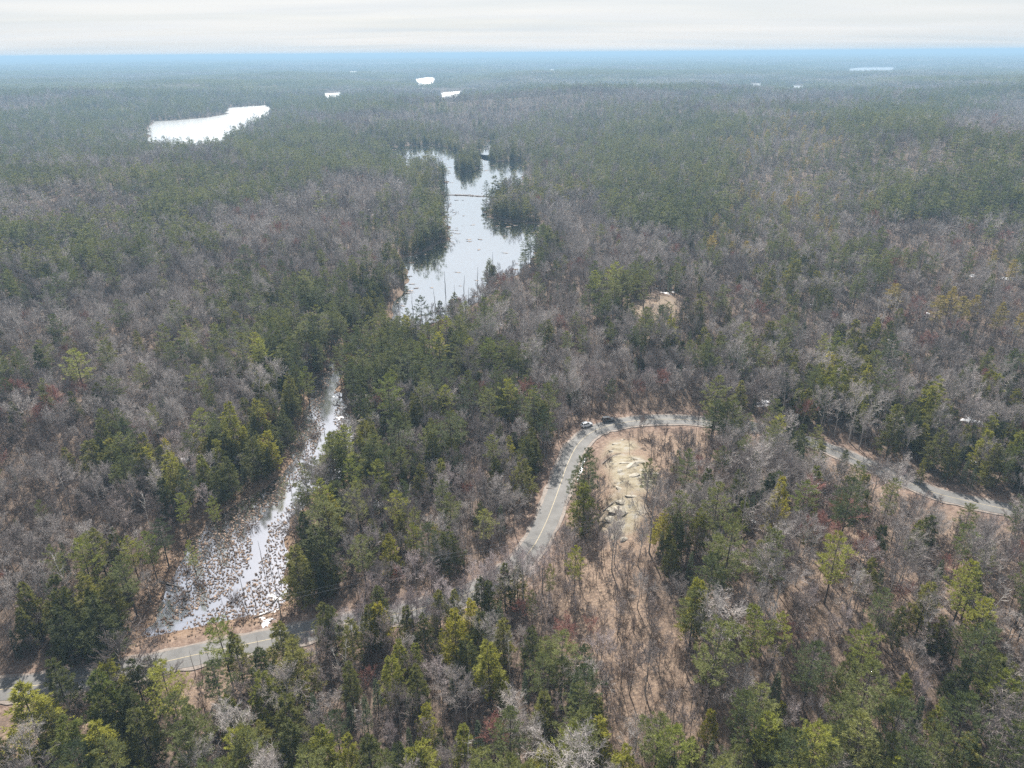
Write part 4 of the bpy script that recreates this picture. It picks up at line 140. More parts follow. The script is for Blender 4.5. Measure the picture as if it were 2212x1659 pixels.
def road_dist(x, y):
    x = np.asarray(x, float); y = np.asarray(y, float)
    d = np.full(x.shape, 1e9); z = np.zeros(x.shape)
    near = (x > RC[:, 0].min() - 30) & (x < RC[:, 0].max() + 30) & (y > RC[:, 1].min() - 30) & (y < RC[:, 1].max() + 30)
    xs, ys = x[near], y[near]; dd = np.full(xs.shape, 1e9); zz = np.zeros(xs.shape)
    for i in range(len(RC) - 1):
        ax, ay = RC[i]; ex, ey = RC[i + 1] - RC[i]
        t = np.clip(((xs - ax) * ex + (ys - ay) * ey) / (ex * ex + ey * ey), 0, 1)
        q = np.hypot(xs - ax - t * ex, ys - ay - t * ey); m = q < dd
        dd[m] = q[m]; zz[m] = (RZ[i] + t * (RZ[i + 1] - RZ[i]))[m]
    d[near] = dd; z[near] = zz
    return d, z
def ground(x, y, full=False):
    x = np.atleast_1d(np.asarray(x, float)); y = np.atleast_1d(np.asarray(y, float))
    wd = water_dist(x, y); h = hills(x, y, wd)
    r = np.hypot(x, y); m = np.maximum(2.5, r * 0.012)
    h = np.where(wd < m, -0.7 + (h + 0.7) * sstep(-0.4, 1.0, wd / m), h)
    h = h + 0.5 * (vnoise(x, y, 4.0, 6) - 0.5) * sstep(2, 15, wd) * (r < 900)
    rd, rz = road_dist(x, y)
    w = sstep(6.0, 15.0, rd)
    h = np.where(rd < 15.0, (rz - 0.22) * (1 - w) + h * w, h)
    return (h, wd, rd) if full else h
def gz(x, y): return float(ground(x, y)[0])

# ------------------------------------------------------------------ materials
def newmat(name):
    m = bpy.data.materials.new(name); m.use_nodes = True
    nt = m.node_tree; nt.nodes.clear(); return m, nt.nodes, nt.links
def N(nodes, t, **kw):
    n = nodes.new(t)
    for k, v in kw.items(): setattr(n, k, v)
    return n
def simple(name, color, rough=0.6, metal=0.0, spec=0.4, var=0.0, scale=3.0):
    m, n, l = newmat(name)
    b = N(n, 'ShaderNodeBsdfPrincipled'); o = N(n, 'ShaderNodeOutputMaterial'); l.new(b.outputs[0], o.inputs[0])
    b.inputs['Base Color'].default_value = (*color, 1); b.inputs['Roughness'].default_value = rough
    b.inputs['Metallic'].default_value = metal; b.inputs['Specular IOR Level'].default_value = spec
    if var:
        g = N(n, 'ShaderNodeNewGeometry'); t = N(n, 'ShaderNodeTexNoise'); t.inputs['Scale'].default_value = scale; t.inputs['Detail'].default_value = 4
        l.new(g.outputs['Position'], t.inputs['Vector'])
        mr = N(n, 'ShaderNodeMapRange'); mr.inputs['From Min'].default_value = .3; mr.inputs['From Max'].default_value = .7
        mr.inputs['To Min'].default_value = 1 - var; mr.inputs['To Max'].default_value = 1 + var
        l.new(t.outputs['Fac'], mr.inputs['Value'])
        mul = N(n, 'ShaderNodeMix', data_type='RGBA', blend_type='MULTIPLY'); mul.inputs['Factor'].default_value = 1
        mul.inputs['A'].default_value = (*color, 1); l.new(mr.outputs['Result'], mul.inputs['B']); l.new(mul.outputs['Result'], b.inputs['Base Color'])
    return m
def plant(name, c0, c1, trans=0.0, rough=0.7, tc=None, spec=0.2):
    """colour wanders between c0 and c1 with the plant and with the stand it grows in; tinted by the object's own colour"""
    m, n, l = newmat(name)
    oi = N(n, 'ShaderNodeObjectInfo')
    t = N(n, 'ShaderNodeTexNoise'); t.inputs['Scale'].default_value = 0.012; t.inputs['Detail'].default_value = 3
    l.new(oi.outputs['Location'], t.inputs['Vector'])
    a = N(n, 'ShaderNodeMath', operation='MULTIPLY_ADD'); l.new(t.outputs['Fac'], a.inputs[0]); a.inputs[1].default_value = 1.5; a.inputs[2].default_value = -0.65
    b = N(n, 'ShaderNodeMath', operation='MULTIPLY_ADD', use_clamp=True); l.new(oi.outputs['Random'], b.inputs[0]); b.inputs[1].default_value = 0.85
    l.new(a.outputs[0], b.inputs[2])
    mixc = N(n, 'ShaderNodeMix', data_type='RGBA'); l.new(b.outputs[0], mixc.inputs['Factor'])
    mixc.inputs['A'].default_value = (*c0, 1); mixc.inputs['B'].default_value = (*c1, 1)
    mul = N(n, 'ShaderNodeMix', data_type='RGBA', blend_type='MULTIPLY'); mul.inputs['Factor'].default_value = 1
    l.new(mixc.outputs['Result'], mul.inputs['A']); l.new(oi.outputs['Color'], mul.inputs['B'])
    g = N(n, 'ShaderNodeNewGeometry'); t2 = N(n, 'ShaderNodeTexNoise'); t2.inputs['Scale'].default_value = 0.9
    l.new(g.outputs['Position'], t2.inputs['Vector'])
    mr = N(n, 'ShaderNodeMapRange'); mr.inputs['From Min'].default_value = .3; mr.inputs['From Max'].default_value = .7
    mr.inputs['To Min'].default_value = .72; mr.inputs['To Max'].default_value = 1.28; l.new(t2.outputs['Fac'], mr.inputs['Value'])
    mul2 = N(n, 'ShaderNodeMix', data_type='RGBA', blend_type='MULTIPLY'); mul2.inputs['Factor'].default_value = 1
    l.new(mul.outputs['Result'], mul2.inputs['A']); l.new(mr.outputs['Result'], mul2.inputs['B'])
    d = N(n, 'ShaderNodeBsdfPrincipled'); d.inputs['Roughness'].default_value = rough; d.inputs['Specular IOR Level'].default_value = spec
    l.new(mul2.outputs['Result'], d.inputs['Base Color'])
    o = N(n, 'ShaderNodeOutputMaterial')
    if trans:
        tr = N(n, 'ShaderNodeBsdfTranslucent'); ms = N(n, 'ShaderNodeMixShader'); ms.inputs[0].default_value = trans
        tm = N(n, 'ShaderNodeMix', data_type='RGBA', blend_type='MULTIPLY'); tm.inputs['Factor'].default_value = 1
        l.new(mul2.outputs['Result'], tm.inputs['A']); tm.inputs['B'].default_value = (*(tc or (1.5, 1.4, 0.7)), 1)
        l.new(tm.outputs['Result'], tr.inputs['Color'])
        l.new(d.outputs[0], ms.inputs[1]); l.new(tr.outputs[0], ms.inputs[2]); l.new(ms.outputs[0], o.inputs[0])
    else: l.new(d.outputs[0], o.inputs[0])
    return m
M = {}
M['pine'] = plant('pine_needles', (0.064, 0.084, 0.034), (0.160, 0.170, 0.056), 0.34)
M['hemlock'] = plant('hemlock_needles', (0.052, 0.064, 0.019), (0.175, 0.170, 0.042), 0.36)
M['spruce'] = plant('spruce_needles', (0.038, 0.055, 0.028), (0.065, 0.080, 0.034), 0.15)
M['gold'] = plant('golden_needles', (0.24, 0.20, 0.055), (0.33, 0.255, 0.07), 0.25)
M['twig'] = plant('grey_twigs', (0.130, 0.106, 0.100), (0.45, 0.41, 0.385))
M['slimtwig'] = plant('brown_twigs', (0.102, 0.079, 0.073), (0.31, 0.258, 0.236))
M['redtwig'] = plant('red_budding_twigs', (0.26, 0.115, 0.095), (0.30, 0.16, 0.13))
M['bark'] = plant('grey_brown_bark', (0.06, 0.05, 0.045), (0.11, 0.095, 0.085))
M['palebark'] = plant('pale_grey_bark', (0.27, 0.25, 0.23), (0.36, 0.335, 0.31))
M['birch'] = plant('white_birch_bark', (0.52, 0.49, 0.45), (0.62, 0.59, 0.55))
M['deadwood'] = plant('weathered_dead_wood', (0.11, 0.09, 0.08), (0.2, 0.175, 0.155))
M['brush'] = plant('brown_brush', (0.14, 0.10, 0.083), (0.25, 0.19, 0.155))
M['sedge'] = plant('dead_sedge', (0.20, 0.14, 0.105), (0.40, 0.305, 0.235))
M['snow'] = simple('old_snow', (0.70, 0.71, 0.74), 0.75, spec=0.2, var=0.16, scale=1.6)
M['line'] = simple('worn_yellow_paint', (0.36, 0.30, 0.19), 0.7, var=0.25, scale=2.0)
M['wood'] = simple('weathered_pole_wood', (0.22, 0.19, 0.16), 0.85, var=0.2, scale=2)
M['wire'] = simple('aluminium_wire', (0.42, 0.42, 0.42), 0.5, metal=0.3)
M['white_paint'] = simple('white_car_paint', (0.80, 0.81, 0.82), 0.22, spec=0.6)
M['dark_paint'] = simple('charcoal_car_paint', (0.085, 0.09, 0.097), 0.16, spec=1.0)
M['glass'] = simple('dark_window_glass', (0.012, 0.014, 0.017), 0.08, spec=0.8)
M['rubber'] = simple('tyre_rubber', (0.02, 0.02, 0.02), 0.9)
M['chrome'] = simple('wheel_alloy', (0.5, 0.5, 0.52), 0.35, metal=0.8)
M['redlamp'] = simple('red_tail_lamp', (0.35, 0.02, 0.015), 0.25)
M['lamp'] = simple('clear_headlamp', (0.75, 0.76, 0.78), 0.15)
M['ceramic'] = simple('insulator', (0.4, 0.4, 0.38), 0.3)

def ground_mat():
    m, n, l = newmat('forest_floor')
    g = N(n, 'ShaderNodeNewGeometry'); at = N(n, 'ShaderNodeAttribute', attribute_name='zone')
    sep = N(n, 'ShaderNodeSeparateColor'); l.new(at.outputs['Color'], sep.inputs[0])
    def noise(s, d=4, r=0.6):
        t = N(n, 'ShaderNodeTexNoise'); t.inputs['Scale'].default_value = s; t.inputs['Detail'].default_value = d; t.inputs['Roughness'].default_value = r
        l.new(g.outputs['Position'], t.inputs['Vector']); return t.outputs['Fac']
    def ramp(f, stops):
        r = N(n, 'ShaderNodeValToRGB'); l.new(f, r.inputs[0]); e = r.color_ramp.elements
        e[0].position, e[0].color = stops[0][0], (*stops[0][1], 1); e[1].position, e[1].color = stops[-1][0], (*stops[-1][1], 1)
        for p, c in stops[1:-1]:
            x = e.new(p); x.color = (*c, 1)
        return r.outputs[0]
    def mix(f, a, b, bt='MIX'):
        x = N(n, 'ShaderNodeMix', data_type='RGBA', blend_type=bt)
        if isinstance(f, float): x.inputs['Factor'].default_value = f
        else: l.new(f, x.inputs['Factor'])
        l.new(a, x.inputs['A']); l.new(b, x.inputs['B']); return x.outputs['Result']
    litter = mix(0.38, ramp(noise(1.5, 7, .85), [(.34, (.04, .031, .026)), (.45, (.14, .10, .077)), (.54, (.265, .19, .14)), (.66, (.45, .345, .245))]),
                 ramp(noise(0.06, 4), [(.35, (.08, .06, .048)), (.65, (.22, .165, .125))]))
    sedge = mix(0.5, ramp(noise(0.9, 5, .7), [(.34, (.08, .05, .036)), (.52, (.20, .135, .09)), (.7, (.34, .25, .175))]),
                ramp(noise(0.12, 3), [(.35, (.12, .08, .056)), (.65, (.25, .18, .125))]))
    rock = ramp(noise(0.28, 8, .75), [(.30, (.08, .065, .05)), (.42, (.17, .145, .105)), (.50, (.255, .22, .155)), (.58, (.25, .232, .20)), (.70, (.35, .33, .30))])
    verge = ramp(noise(0.8, 6, .7), [(.3, (.075, .052, .042)), (.5, (.17, .12, .095)), (.7, (.31, .235, .185))])
    duff = ramp(noise(1.3, 7, .8), [(.34, (.035, .03, .026)), (.47, (.095, .072, .058)), (.56, (.15, .112, .088)), (.68, (.27, .205, .155))])
    c = mix(at.outputs['Alpha'], duff, litter); c = mix(sep.outputs[0], c, sedge); c = mix(sep.outputs[1], c, rock); c = mix(sep.outputs[2], c, verge)
    b = N(n, 'ShaderNodeBsdfPrincipled'); b.inputs['Roughness'].default_value = 0.95; b.inputs['Specular IOR Level'].default_value = 0.1
    l.new(c, b.inputs['Base Color'])
    bp = N(n, 'ShaderNodeBump'); bp.inputs['Strength'].default_value = 0.7; bp.inputs['Distance'].default_value = 0.35
    l.new(noise(1.6, 6, .7), bp.inputs['Height']); l.new(bp.outputs[0], b.inputs['Normal'])
    o = N(n, 'ShaderNodeOutputMaterial'); l.new(b.outputs[0], o.inputs[0]); return m
M['ground'] = ground_mat()
def asphalt_mat(name, c0, c1, sc):
    m, n, l = newmat(name)
    g = N(n, 'ShaderNodeNewGeometry'); t = N(n, 'ShaderNodeTexNoise'); t.inputs['Scale'].default_value = sc; t.inputs['Detail'].default_value = 6; t.inputs['Roughness'].default_value = .65
    l.new(g.outputs['Position'], t.inputs['Vector'])
    r = N(n, 'ShaderNodeValToRGB'); l.new(t.outputs['Fac'], r.inputs[0]); r.color_ramp.elements[0].position = .3; r.color_ramp.elements[1].position = .7
    r.color_ramp.elements[0].color = (*c0, 1); r.color_ramp.elements[1].color = (*c1, 1)
    b = N(n, 'ShaderNodeBsdfPrincipled'); b.inputs['Roughness'].default_value = 0.75; b.inputs['Specular IOR Level'].default_value = 0.35
    l.new(r.outputs[0], b.inputs['Base Color'])
    o = N(n, 'ShaderNodeOutputMaterial'); l.new(b.outputs[0], o.inputs[0]); return m
M['asphalt'] = asphalt_mat('sun_bleached_asphalt', (.088, .085, .082), (.155, .149, .142), 0.3)
M['gravel'] = asphalt_mat('gravel_shoulder', (.13, .105, .09), (.25, .21, .18), 0.9)
M['stone'] = asphalt_mat('lichen_granite', (.15, .125, .09), (.38, .35, .29), 0.9)
def water_mat(name, rough, refl=(.76, .775, .80)):
    m, n, l = newmat(name)
    b = N(n, 'ShaderNodeBsdfPrincipled'); b.inputs['Base Color'].default_value = (*refl, 1); b.inputs['Metallic'].default_value = 1.0
    b.inputs['Roughness'].default_value = rough; b.inputs['IOR'].default_value = 3.3; b.inputs['Specular IOR Level'].default_value = 0.5
    g = N(n, 'ShaderNodeNewGeometry'); t = N(n, 'ShaderNodeTexNoise'); t.inputs['Scale'].default_value = 0.5; t.inputs['Detail'].default_value = 3
    l.new(g.outputs['Position'], t.inputs['Vector'])
    bp = N(n, 'ShaderNodeBump'); bp.inputs['Strength'].default_value = 0.06; bp.inputs['Distance'].default_value = 0.1
    l.new(t.outputs['Fac'], bp.inputs['Height']); l.new(bp.outputs[0], b.inputs['Normal'])
    o = N(n, 'ShaderNodeOutputMaterial'); l.new(b.outputs[0], o.inputs[0]); return m
M['water'] = water_mat('still_water', .06); M['marsh'] = water_mat('brown_marsh_water', .10, (.60, .61, .65)); M['lake'] = water_mat('wind_ruffled_lake_water', .22, (.86, .87, .89))

# ------------------------------------------------------------------ mesh helpers
class MB:
    """collects vertices and faces of one mesh"""
    def __init__(s): s.v = []; s.f = []; s.m = []; s.n = 0
    def add(s, v, f, mi=0):
        v = np.asarray(v, float).reshape(-1, 3); s.v.append(v)
        f = np.asarray(f, int); s.f.append(f + s.n); s.m.append(np.full(len(f), mi)); s.n += len(v)
    def mesh(s, name, mats, smooth=False):
        me = bpy.data.meshes.new(name); V = np.vstack(s.v)
        loops = np.concatenate([f.ravel() for f in s.f]); tot = np.concatenate([np.full(len(f), f.shape[1]) for f in s.f])
        me.vertices.add(len(V)); me.vertices.foreach_set('co', V.astype(np.float32).ravel())
        me.loops.add(len(loops)); me.loops.foreach_set('vertex_index', loops.astype(np.int32))
        me.polygons.add(len(tot)); st = np.concatenate([[0], np.cumsum(tot)[:-1]])
        me.polygons.foreach_set('loop_start', st.astype(np.int32)); me.polygons.foreach_set('loop_total', tot.astype(np.int32))
        me.polygons.foreach_set('material_index', np.concatenate(s.m).astype(np.int32))
        me.polygons.foreach_set('use_smooth', np.full(len(tot), smooth))
        for m in mats: me.materials.append(m)
        me.update(calc_edges=True); me.validate(); return me
    def merge(s, o, dm=0):
        base = s.n
        s.v += o.v; s.f += [f + base for f in o.f]; s.m += [m + dm for m in o.m]; s.n += o.n
def link(name, me, parent=None, loc=None, rz=None):
    o = bpy.data.objects.new(name, me); col.objects.link(o)
    if parent is not None: o.parent = parent
    if loc is not None: o.location = loc
    if rz is not None: o.rotation_euler = (0, 0, rz)
    return o
def tag(o, label, cat, group=None):
    o['label'] = label; o['category'] = cat
    if group: o['group'] = group
    return o
def struct(o): o['kind'] = 'structure'; return o
def unit(v): return v / (np.linalg.norm(v, axis=-1, keepdims=True) + 1e-9)
def frames(d):
    d = unit(d); ref = np.where(np.abs(d[:, 2:3]) > .9, [[1., 0, 0]], [[0, 0, 1.]])
    a = unit(np.cross(d, ref)); return a, np.cross(d, a)
def cones(mb, p, d, L, r, mi=0):
    """many thin tapering twigs: p base points, d directions, L lengths, r base radii"""
    p = np.asarray(p, float); n = len(p)
    if n == 0: return
    d = unit(np.asarray(d, float)); a, b = frames(d); L = np.broadcast_to(L, (n,))[:, None]; r = np.broadcast_to(r, (n,))[:, None]
    V = np.empty((n, 4, 3))
    for k in range(3):
        t = 2 * math.pi * k / 3; V[:, k] = p + r * (math.cos(t) * a + math.sin(t) * b)
    V[:, 3] = p + d * L
    base = np.arange(n)[:, None] * 4
    F = np.concatenate([base + [0, 1, 3], base + [1, 2, 3], base + [2, 0, 3]])
    mb.add(V, F, mi)
def tube(mb, pts, rad, sides=5, mi=0, cap=True):
    pts = np.asarray(pts, float); n = len(pts); rad = np.broadcast_to(rad, (n,))
    t = np.gradient(pts, axis=0); a, b = frames(t)
    for i in range(1, n):                                           # keep the ring from twisting
        if np.dot(a[i], a[i - 1]) < 0: a[i] *= -1; b[i] *= -1
    ang = np.arange(sides) * 2 * math.pi / sides
    V = pts[:, None] + rad[:, None, None] * (np.cos(ang)[None, :, None] * a[:, None] + np.sin(ang)[None, :, None] * b[:, None])
    F = []
    for i in range(n - 1):
        for k in range(sides):
            k2 = (k + 1) % sides; F.append((i * sides + k, i * sides + k2, (i + 1) * sides + k2, (i + 1) * sides + k))
    mb.add(V, F, mi)
    if cap: mb.add(V[-1], [list(range(sides))], mi)
def fans(mb, rng, c, d, nrm, L, w, k, spread, lift=0.15, mi=0):
    """many needle sprays: k pointed blades fanned round direction d in the plane with normal nrm"""
    c = np.asarray(c, float); n = len(c); d = unit(np.asarray(d, float)); nrm = unit(np.asarray(nrm, float))
    s = unit(np.cross(d, nrm)); L = np.broadcast_to(L, (n,))
    V = np.empty((n, k, 3, 3))
    for i in range(k):
        a = (i / max(k - 1, 1) - .5) * 2 * spread + rng.normal(0, .2, n)
        dd = np.cos(a)[:, None] * d + np.sin(a)[:, None] * s + rng.normal(0, lift, n)[:, None] * nrm + rng.normal(0, .12, (n, 3))
        dd = unit(dd); l = L * rng.uniform(.6, 1.15, n) * (1 - .25 * np.abs(a) / (spread + .01))
        tw = rng.uniform(-.9, .9, n)[:, None]
        sd = unit(np.cross(dd, nrm)) ; sd = sd * np.cos(tw) + nrm * np.sin(tw)
        ww = (w * rng.uniform(.7, 1.3, n) * .5)[:, None]; o = c + rng.normal(0, 1, (n, 3)) * (L * .10)[:, None]
        V[:, i, 0] = o - sd * ww + dd * (l * .25)[:, None]; V[:, i, 1] = o + sd * ww + dd * (l * .25)[:, None]; V[:, i, 2] = o + dd * l[:, None]
    F = np.arange(n * k * 3).reshape(-1, 3); mb.add(V, F, mi)

# ------------------------------------------------------------------ the setting: ground, water, road
def axis_coords(lo, hi, f0, f1, step, grow, mids=()):
    a = list(np.arange(f0, f1 + .01, step)); s = step
    while a[-1] < hi:
        for (lim, st) in mids:
            if a[-1] < lim: s = st; break
        else: s *= grow
        a.append(a[-1] + s)
    s = step; b = [f0]
    while b[-1] > lo:
        s *= grow; b.append(b[-1] - s)
    return np.array(b[:0:-1] + a)
gx = axis_coords(-24000, 24000, -330, 330, 3.2, 1.07); gy = axis_coords(-350, 24000, 60, 420, 3.2, 1.06, ((1450, 7.0),))
X, Y = np.meshgrid(gx, gy)
Z, WD, RD = ground(X.ravel(), Y.ravel(), True)
nx, ny = len(gx), len(gy)
cell = np.maximum(np.gradient(gx)[None, :] + 0 * Y, np.gradient(gy)[:, None] + 0 * X).ravel()
_far = Y.ravel() > 1250
for poly in WATER.values():
    if np.array(poly)[:, 1].min() < 1000: continue
    m_ = np.zeros(len(Z), bool); m_[_far] = sdf(X.ravel()[_far], Y.ravel()[_far], poly) < 1.5 * cell[_far]; Z[m_] = np.minimum(Z[m_], -.7)
V = np.stack([X.ravel(), Y.ravel(), Z], 1)
ii = (np.arange(ny - 1)[:, None] * nx + np.arange(nx - 1)[None, :]).ravel()
mb = MB(); mb.add(V, np.stack([ii, ii + 1, ii + nx + 1, ii + nx], 1))
gme = mb.mesh('ground', [M['ground']], True)
zc = np.zeros((len(V), 4)); xr, yr = X.ravel(), Y.ravel()
zc[:, 0] = (1 - sstep(2, 11, WD + 5 * (vnoise(xr, yr, 9, 8) - .5))) * (1 - .75 * sstep(330, 420, yr)) * (yr < 1300)
for (cx, cy_, rx, ry, st_) in BARE:
    q = ((xr - cx) / rx) ** 2 + ((yr - cy_) / ry) ** 2 + 1.1 * (vnoise(xr, yr, 8, 9) - .5)
    zc[:, 1] = np.maximum(zc[:, 1], st_ * (1 - sstep(.55, 1.1, q)))
zc[:, 2] = (1 - sstep(5, 13, RD + 5 * (vnoise(xr, yr, 6, 10) - .5)))
op = np.zeros(len(V))
for (cx, cy_, ra, rb, az, t) in STANDS:
    dx, dy = xr - cx, yr - cy_; u_ = dx * math.cos(az) + dy * math.sin(az); w_ = -dx * math.sin(az) + dy * math.cos(az); q = (u_ / ra) ** 2 + (w_ / rb) ** 2 + .8 * (vnoise(xr, yr, 14, 12) - .5)
    a_ = {'O': 1, 'o': .75, 'N': .9}.get(t, .12); f_ = 1 - sstep(.7, 1.3, q); op = op * (1 - f_) + a_ * f_
zc[:, 3] = np.clip(op + .25 * (vnoise(xr, yr, 30, 13) - .3) * (yr < 700), 0, 1)
ca = gme.color_attributes.new('zone', 'FLOAT_COLOR', 'POINT'); ca.data.foreach_set('color', zc.astype(np.float32).ravel())
struct(link('ground', gme))

import bmesh
def water_sheet(name, poly):
    bm = bmesh.new(); vs_ = [bm.verts.new((x, y, 0.0)) for x, y in poly]
    f = bm.faces.new(vs_); bmesh.ops.triangulate(bm, faces=[f]); bmesh.ops.recalc_face_normals(bm, faces=bm.faces)
    for f in bm.faces:
        if f.normal.z < 0: f.normal_flip()
    me = bpy.data.meshes.new(name); bm.to_mesh(me); bm.free(); me.materials.append(M['lake' if 'lake' in name or 'far' in name else 'marsh' if 'marsh' in name else 'water'])
    return struct(link(name, me))
for k, poly in WATER.items(): water_sheet(k, poly)

def ribbon(name, offs, dz, mat, jit=0.0, lo=0, hi=None, seed=1):
    rng = np.random.RandomState(seed); hi = hi or len(RC)
    n = hi - lo; mb = MB(); V = []
    ks = np.array(offs)
    for i in range(lo, hi):
        for k, o in enumerate(ks):
            j = jit * (vnoise(i * 3.0, k * 50, 9, 20 + k) - .5) * 2 if abs(o) > 1 else 0
            p = RC[i] + RN[i] * (o + j); V.append((p[0], p[1], RZ[i] + dz - .015 * abs(o)))
    m = len(ks); F = []
    for i in range(n - 1):
        for k in range(m - 1):
            a = i * m + k; F.append((a, a + m, a + m + 1, a + 1))
    mb.add(V, F); me = mb.mesh(name, [mat]); me.flip_normals() if me.polygons[0].normal.z < 0 else None
    return link(name, me)
struct(ribbon('gravel_shoulder', (-4.3, -2.4, 2.4, 4.3), 0.02, M['gravel'], .5))
road = struct(ribbon('road', (-3.35, -1.7, 0, 1.7, 3.35), 0.06, M['asphalt'], .18, seed=2))
cl = ribbon('centre_line', (-.085, .085), 0.078, M['line']); cl.parent = road

# ------------------------------------------------------------------ tree shapes
def polybranch(rng, p, d, L, n, bend, up):
    pts = [np.array(p, float)]; d = unit(np.array(d, float))
    for i in range(n):
        d = unit(d + rng.normal(0, bend, 3) + np.array([0, 0, up])); pts.append(pts[-1] + d * L / n)
    return np.array(pts)
def trunk_line(rng, h, n=6, wob=.012):
    z = np.linspace(-.4, h, n); o = np.cumsum(rng.normal(0, wob * h / n ** .5, (n, 2)), 0); o -= o[0]
    return np.column_stack([o, z])
def white_pine(seed, h=20., R=4.2, lod=0):
    rng = np.random.RandomState(seed); tr, cr = MB(), MB()
    tl = trunk_line(rng, h * .97); tube(tr, tl, np.linspace(.27, .03, len(tl)) * h / 20, 6 if not lod else 4)
    z = h * rng.uniform(.30, .40); ip = lambda zz: np.array([np.interp(zz, tl[:, 2], tl[:, 0]), np.interp(zz, tl[:, 2], tl[:, 1]), zz])
    C, D, U, S = [], [], [], []; bp, bd, bL, br = [], [], [], []
    z0 = z
    while z < h * .985:
        t = (z - z0) / (h - z0)
        prof = min(1, .55 + 1.2 * t) * (1 - t ** 2.2) ** .8
        nb = rng.randint(4, 6) if not lod else 4
        a0 = rng.uniform(0, 6.28)
        for k in range(nb):
            if rng.rand() < .10: continue
            a = a0 + 6.283 * k / nb + rng.normal(0, .25); L = max(.5, R * prof * rng.uniform(.62, 1.18))
            el = .05 + .75 * t ** 2 + rng.normal(0, .1)
            d = np.array([math.cos(a) * math.cos(el), math.sin(a) * math.cos(el), math.sin(el)])
            b0 = ip(z); pts = polybranch(rng, b0, d, L, 3, .08, .05)
            for q in range(3):
                bp.append(pts[q]); bd.append(pts[q + 1] - pts[q]); bL.append(L / 3 * 1.25); br.append((.055 - .015 * q) * h / 20)
            sd = np.array([-math.sin(a), math.cos(a), 0])
            nt = int((5 + 4.2 * L) if not lod else 3 + 1.4 * L)
            for q in range(nt):
                u = rng.uniform(.28, 1.0); lat = rng.uniform(-1, 1) * (.42 * L * (1.08 - u) + .22)
                i = min(int(u * 3), 2); fr = u * 3 - i; c = pts[i] * (1 - fr) + pts[i + 1] * fr
                C.append(c + sd * lat + [0, 0, rng.uniform(-.04, .16)]); D.append(d + sd * lat * .7 + [0, 0, .2]); U.append(rng.normal(0, .28, 3) + [0, 0, 1])
                S.append(rng.uniform(.62, 1.0))
        z += (h * .060 if not lod else h * .075) * rng.uniform(.75, 1.25)
    C.append(ip(h * .97)); D.append([0, 0, 1]); U.append([1, 0, 0]); S.append(.8)
    cones(cr, bp, bd, bL, br, 1)
    f = 1.0 if not lod else 1.75
    fans(cr, rng, C, D, U, np.array(S) * f * .80, .11 * (1 if not lod else 2.8), 9 if not lod else 5, 1.15, .22, 0)
    return tr, cr
def hemlock(seed, h=15., R=3.2, lod=0):
    rng = np.random.RandomState(seed); tr, cr = MB(), MB()
    tl = trunk_line(rng, h * .97, 5, .008); tube(tr, tl, np.linspace(.22, .02, len(tl)) * h / 15, 6 if not lod else 4)
    nb, ns = (105, 11) if not lod else (34, 5)
    tb = np.sort(rng.beta(1.0, 1.35, nb)); ab = np.arange(nb) * 2.4 + rng.normal(0, .5, nb); prof = (1 - tb) ** .78 * np.minimum(1, .6 + 2.4 * tb)
    Lb = R * prof * np.clip(rng.normal(1, .2, nb), .55, 1.45) + .25; el = .30 * tb + rng.normal(.02, .12, nb)
    n = nb * ns; u = rng.uniform(.25, 1.0, (nb, ns)) ** .8; lat = rng.uniform(-1, 1, (nb, ns)) * (.38 * Lb[:, None] * (1.15 - u) + .12)
    rad = Lb[:, None] * u; ca, sa = np.cos(ab)[:, None], np.sin(ab)[:, None]
    zz = (h * (.08 + .90 * tb))[:, None] + rad * np.tan(el)[:, None] - .09 * rad ** 2 / (Lb[:, None] + .3) + rng.normal(0, .08, (nb, ns))
    c = np.stack([rad * ca - lat * sa, rad * sa + lat * ca, zz], 2).reshape(-1, 3)
    c[:, 0] += np.interp(c[:, 2], tl[:, 2], tl[:, 0]); c[:, 1] += np.interp(c[:, 2], tl[:, 2], tl[:, 1])
    out = np.stack([ca - .5 * lat * sa, sa + .5 * lat * ca, np.broadcast_to(.12 + .5 * tb[:, None] - .2 * u, (nb, ns))], 2).reshape(-1, 3)
    nr = rng.normal(0, .4, (n, 3)) + [0, 0, 1]
    f = 1.0 if not lod else 2.0
    fans(cr, rng, c, out, nr, rng.uniform(.45, .80, n) * f, .15 * (1 if not lod else 2.6), 7 if not lod else 5, 1.15, .3, 0)
    b0 = np.column_stack([np.interp(h * (.08 + .9 * tb), tl[:, 2], tl[:, 0]), np.interp(h * (.08 + .9 * tb), tl[:, 2], tl[:, 1]), h * (.08 + .9 * tb)])
    cones(cr, b0, np.column_stack([np.cos(ab), np.sin(ab), np.tan(el) - .05]), Lb * .9, .035, 1)
    cones(cr, [[0, 0, h * .93]], [[0, 0, 1]], h * .09, .05, 0)
    return tr, cr
def spruce(seed, h=11., R=1.35, lod=0):
    rng = np.random.RandomState(seed); tr, cr = MB(), MB()
    tl = trunk_line(rng, h, 4, .006); tube(tr, tl, np.linspace(.14, .015, len(tl)), 5 if not lod else 3)
    n = 420 if not lod else 90; t = rng.beta(1, 1.25, n); a = rng.uniform(0, 6.283, n)
    rr = R * (1 - t) ** .85 * np.sqrt(rng.uniform(.2, 1.1, n)) + .06
    c = np.column_stack([rr * np.cos(a), rr * np.sin(a), h * (.06 + .93 * t) - .2 * rr])
    out = np.column_stack([np.cos(a), np.sin(a), rng.normal(-.05, .3, n)])
    fans(cr, rng, c, out, rng.normal(0, .3, (n, 3)) + [0, 0, 1], rng.uniform(.35, .6, n) * (1 if not lod else 1.8), .13 * (1 if not lod else 2), 5, 1.0, .3, 0)
    cones(cr, [[0, 0, h * .95]], [[0, 0, 1]], h * .07, .04, 0)
    return tr, cr
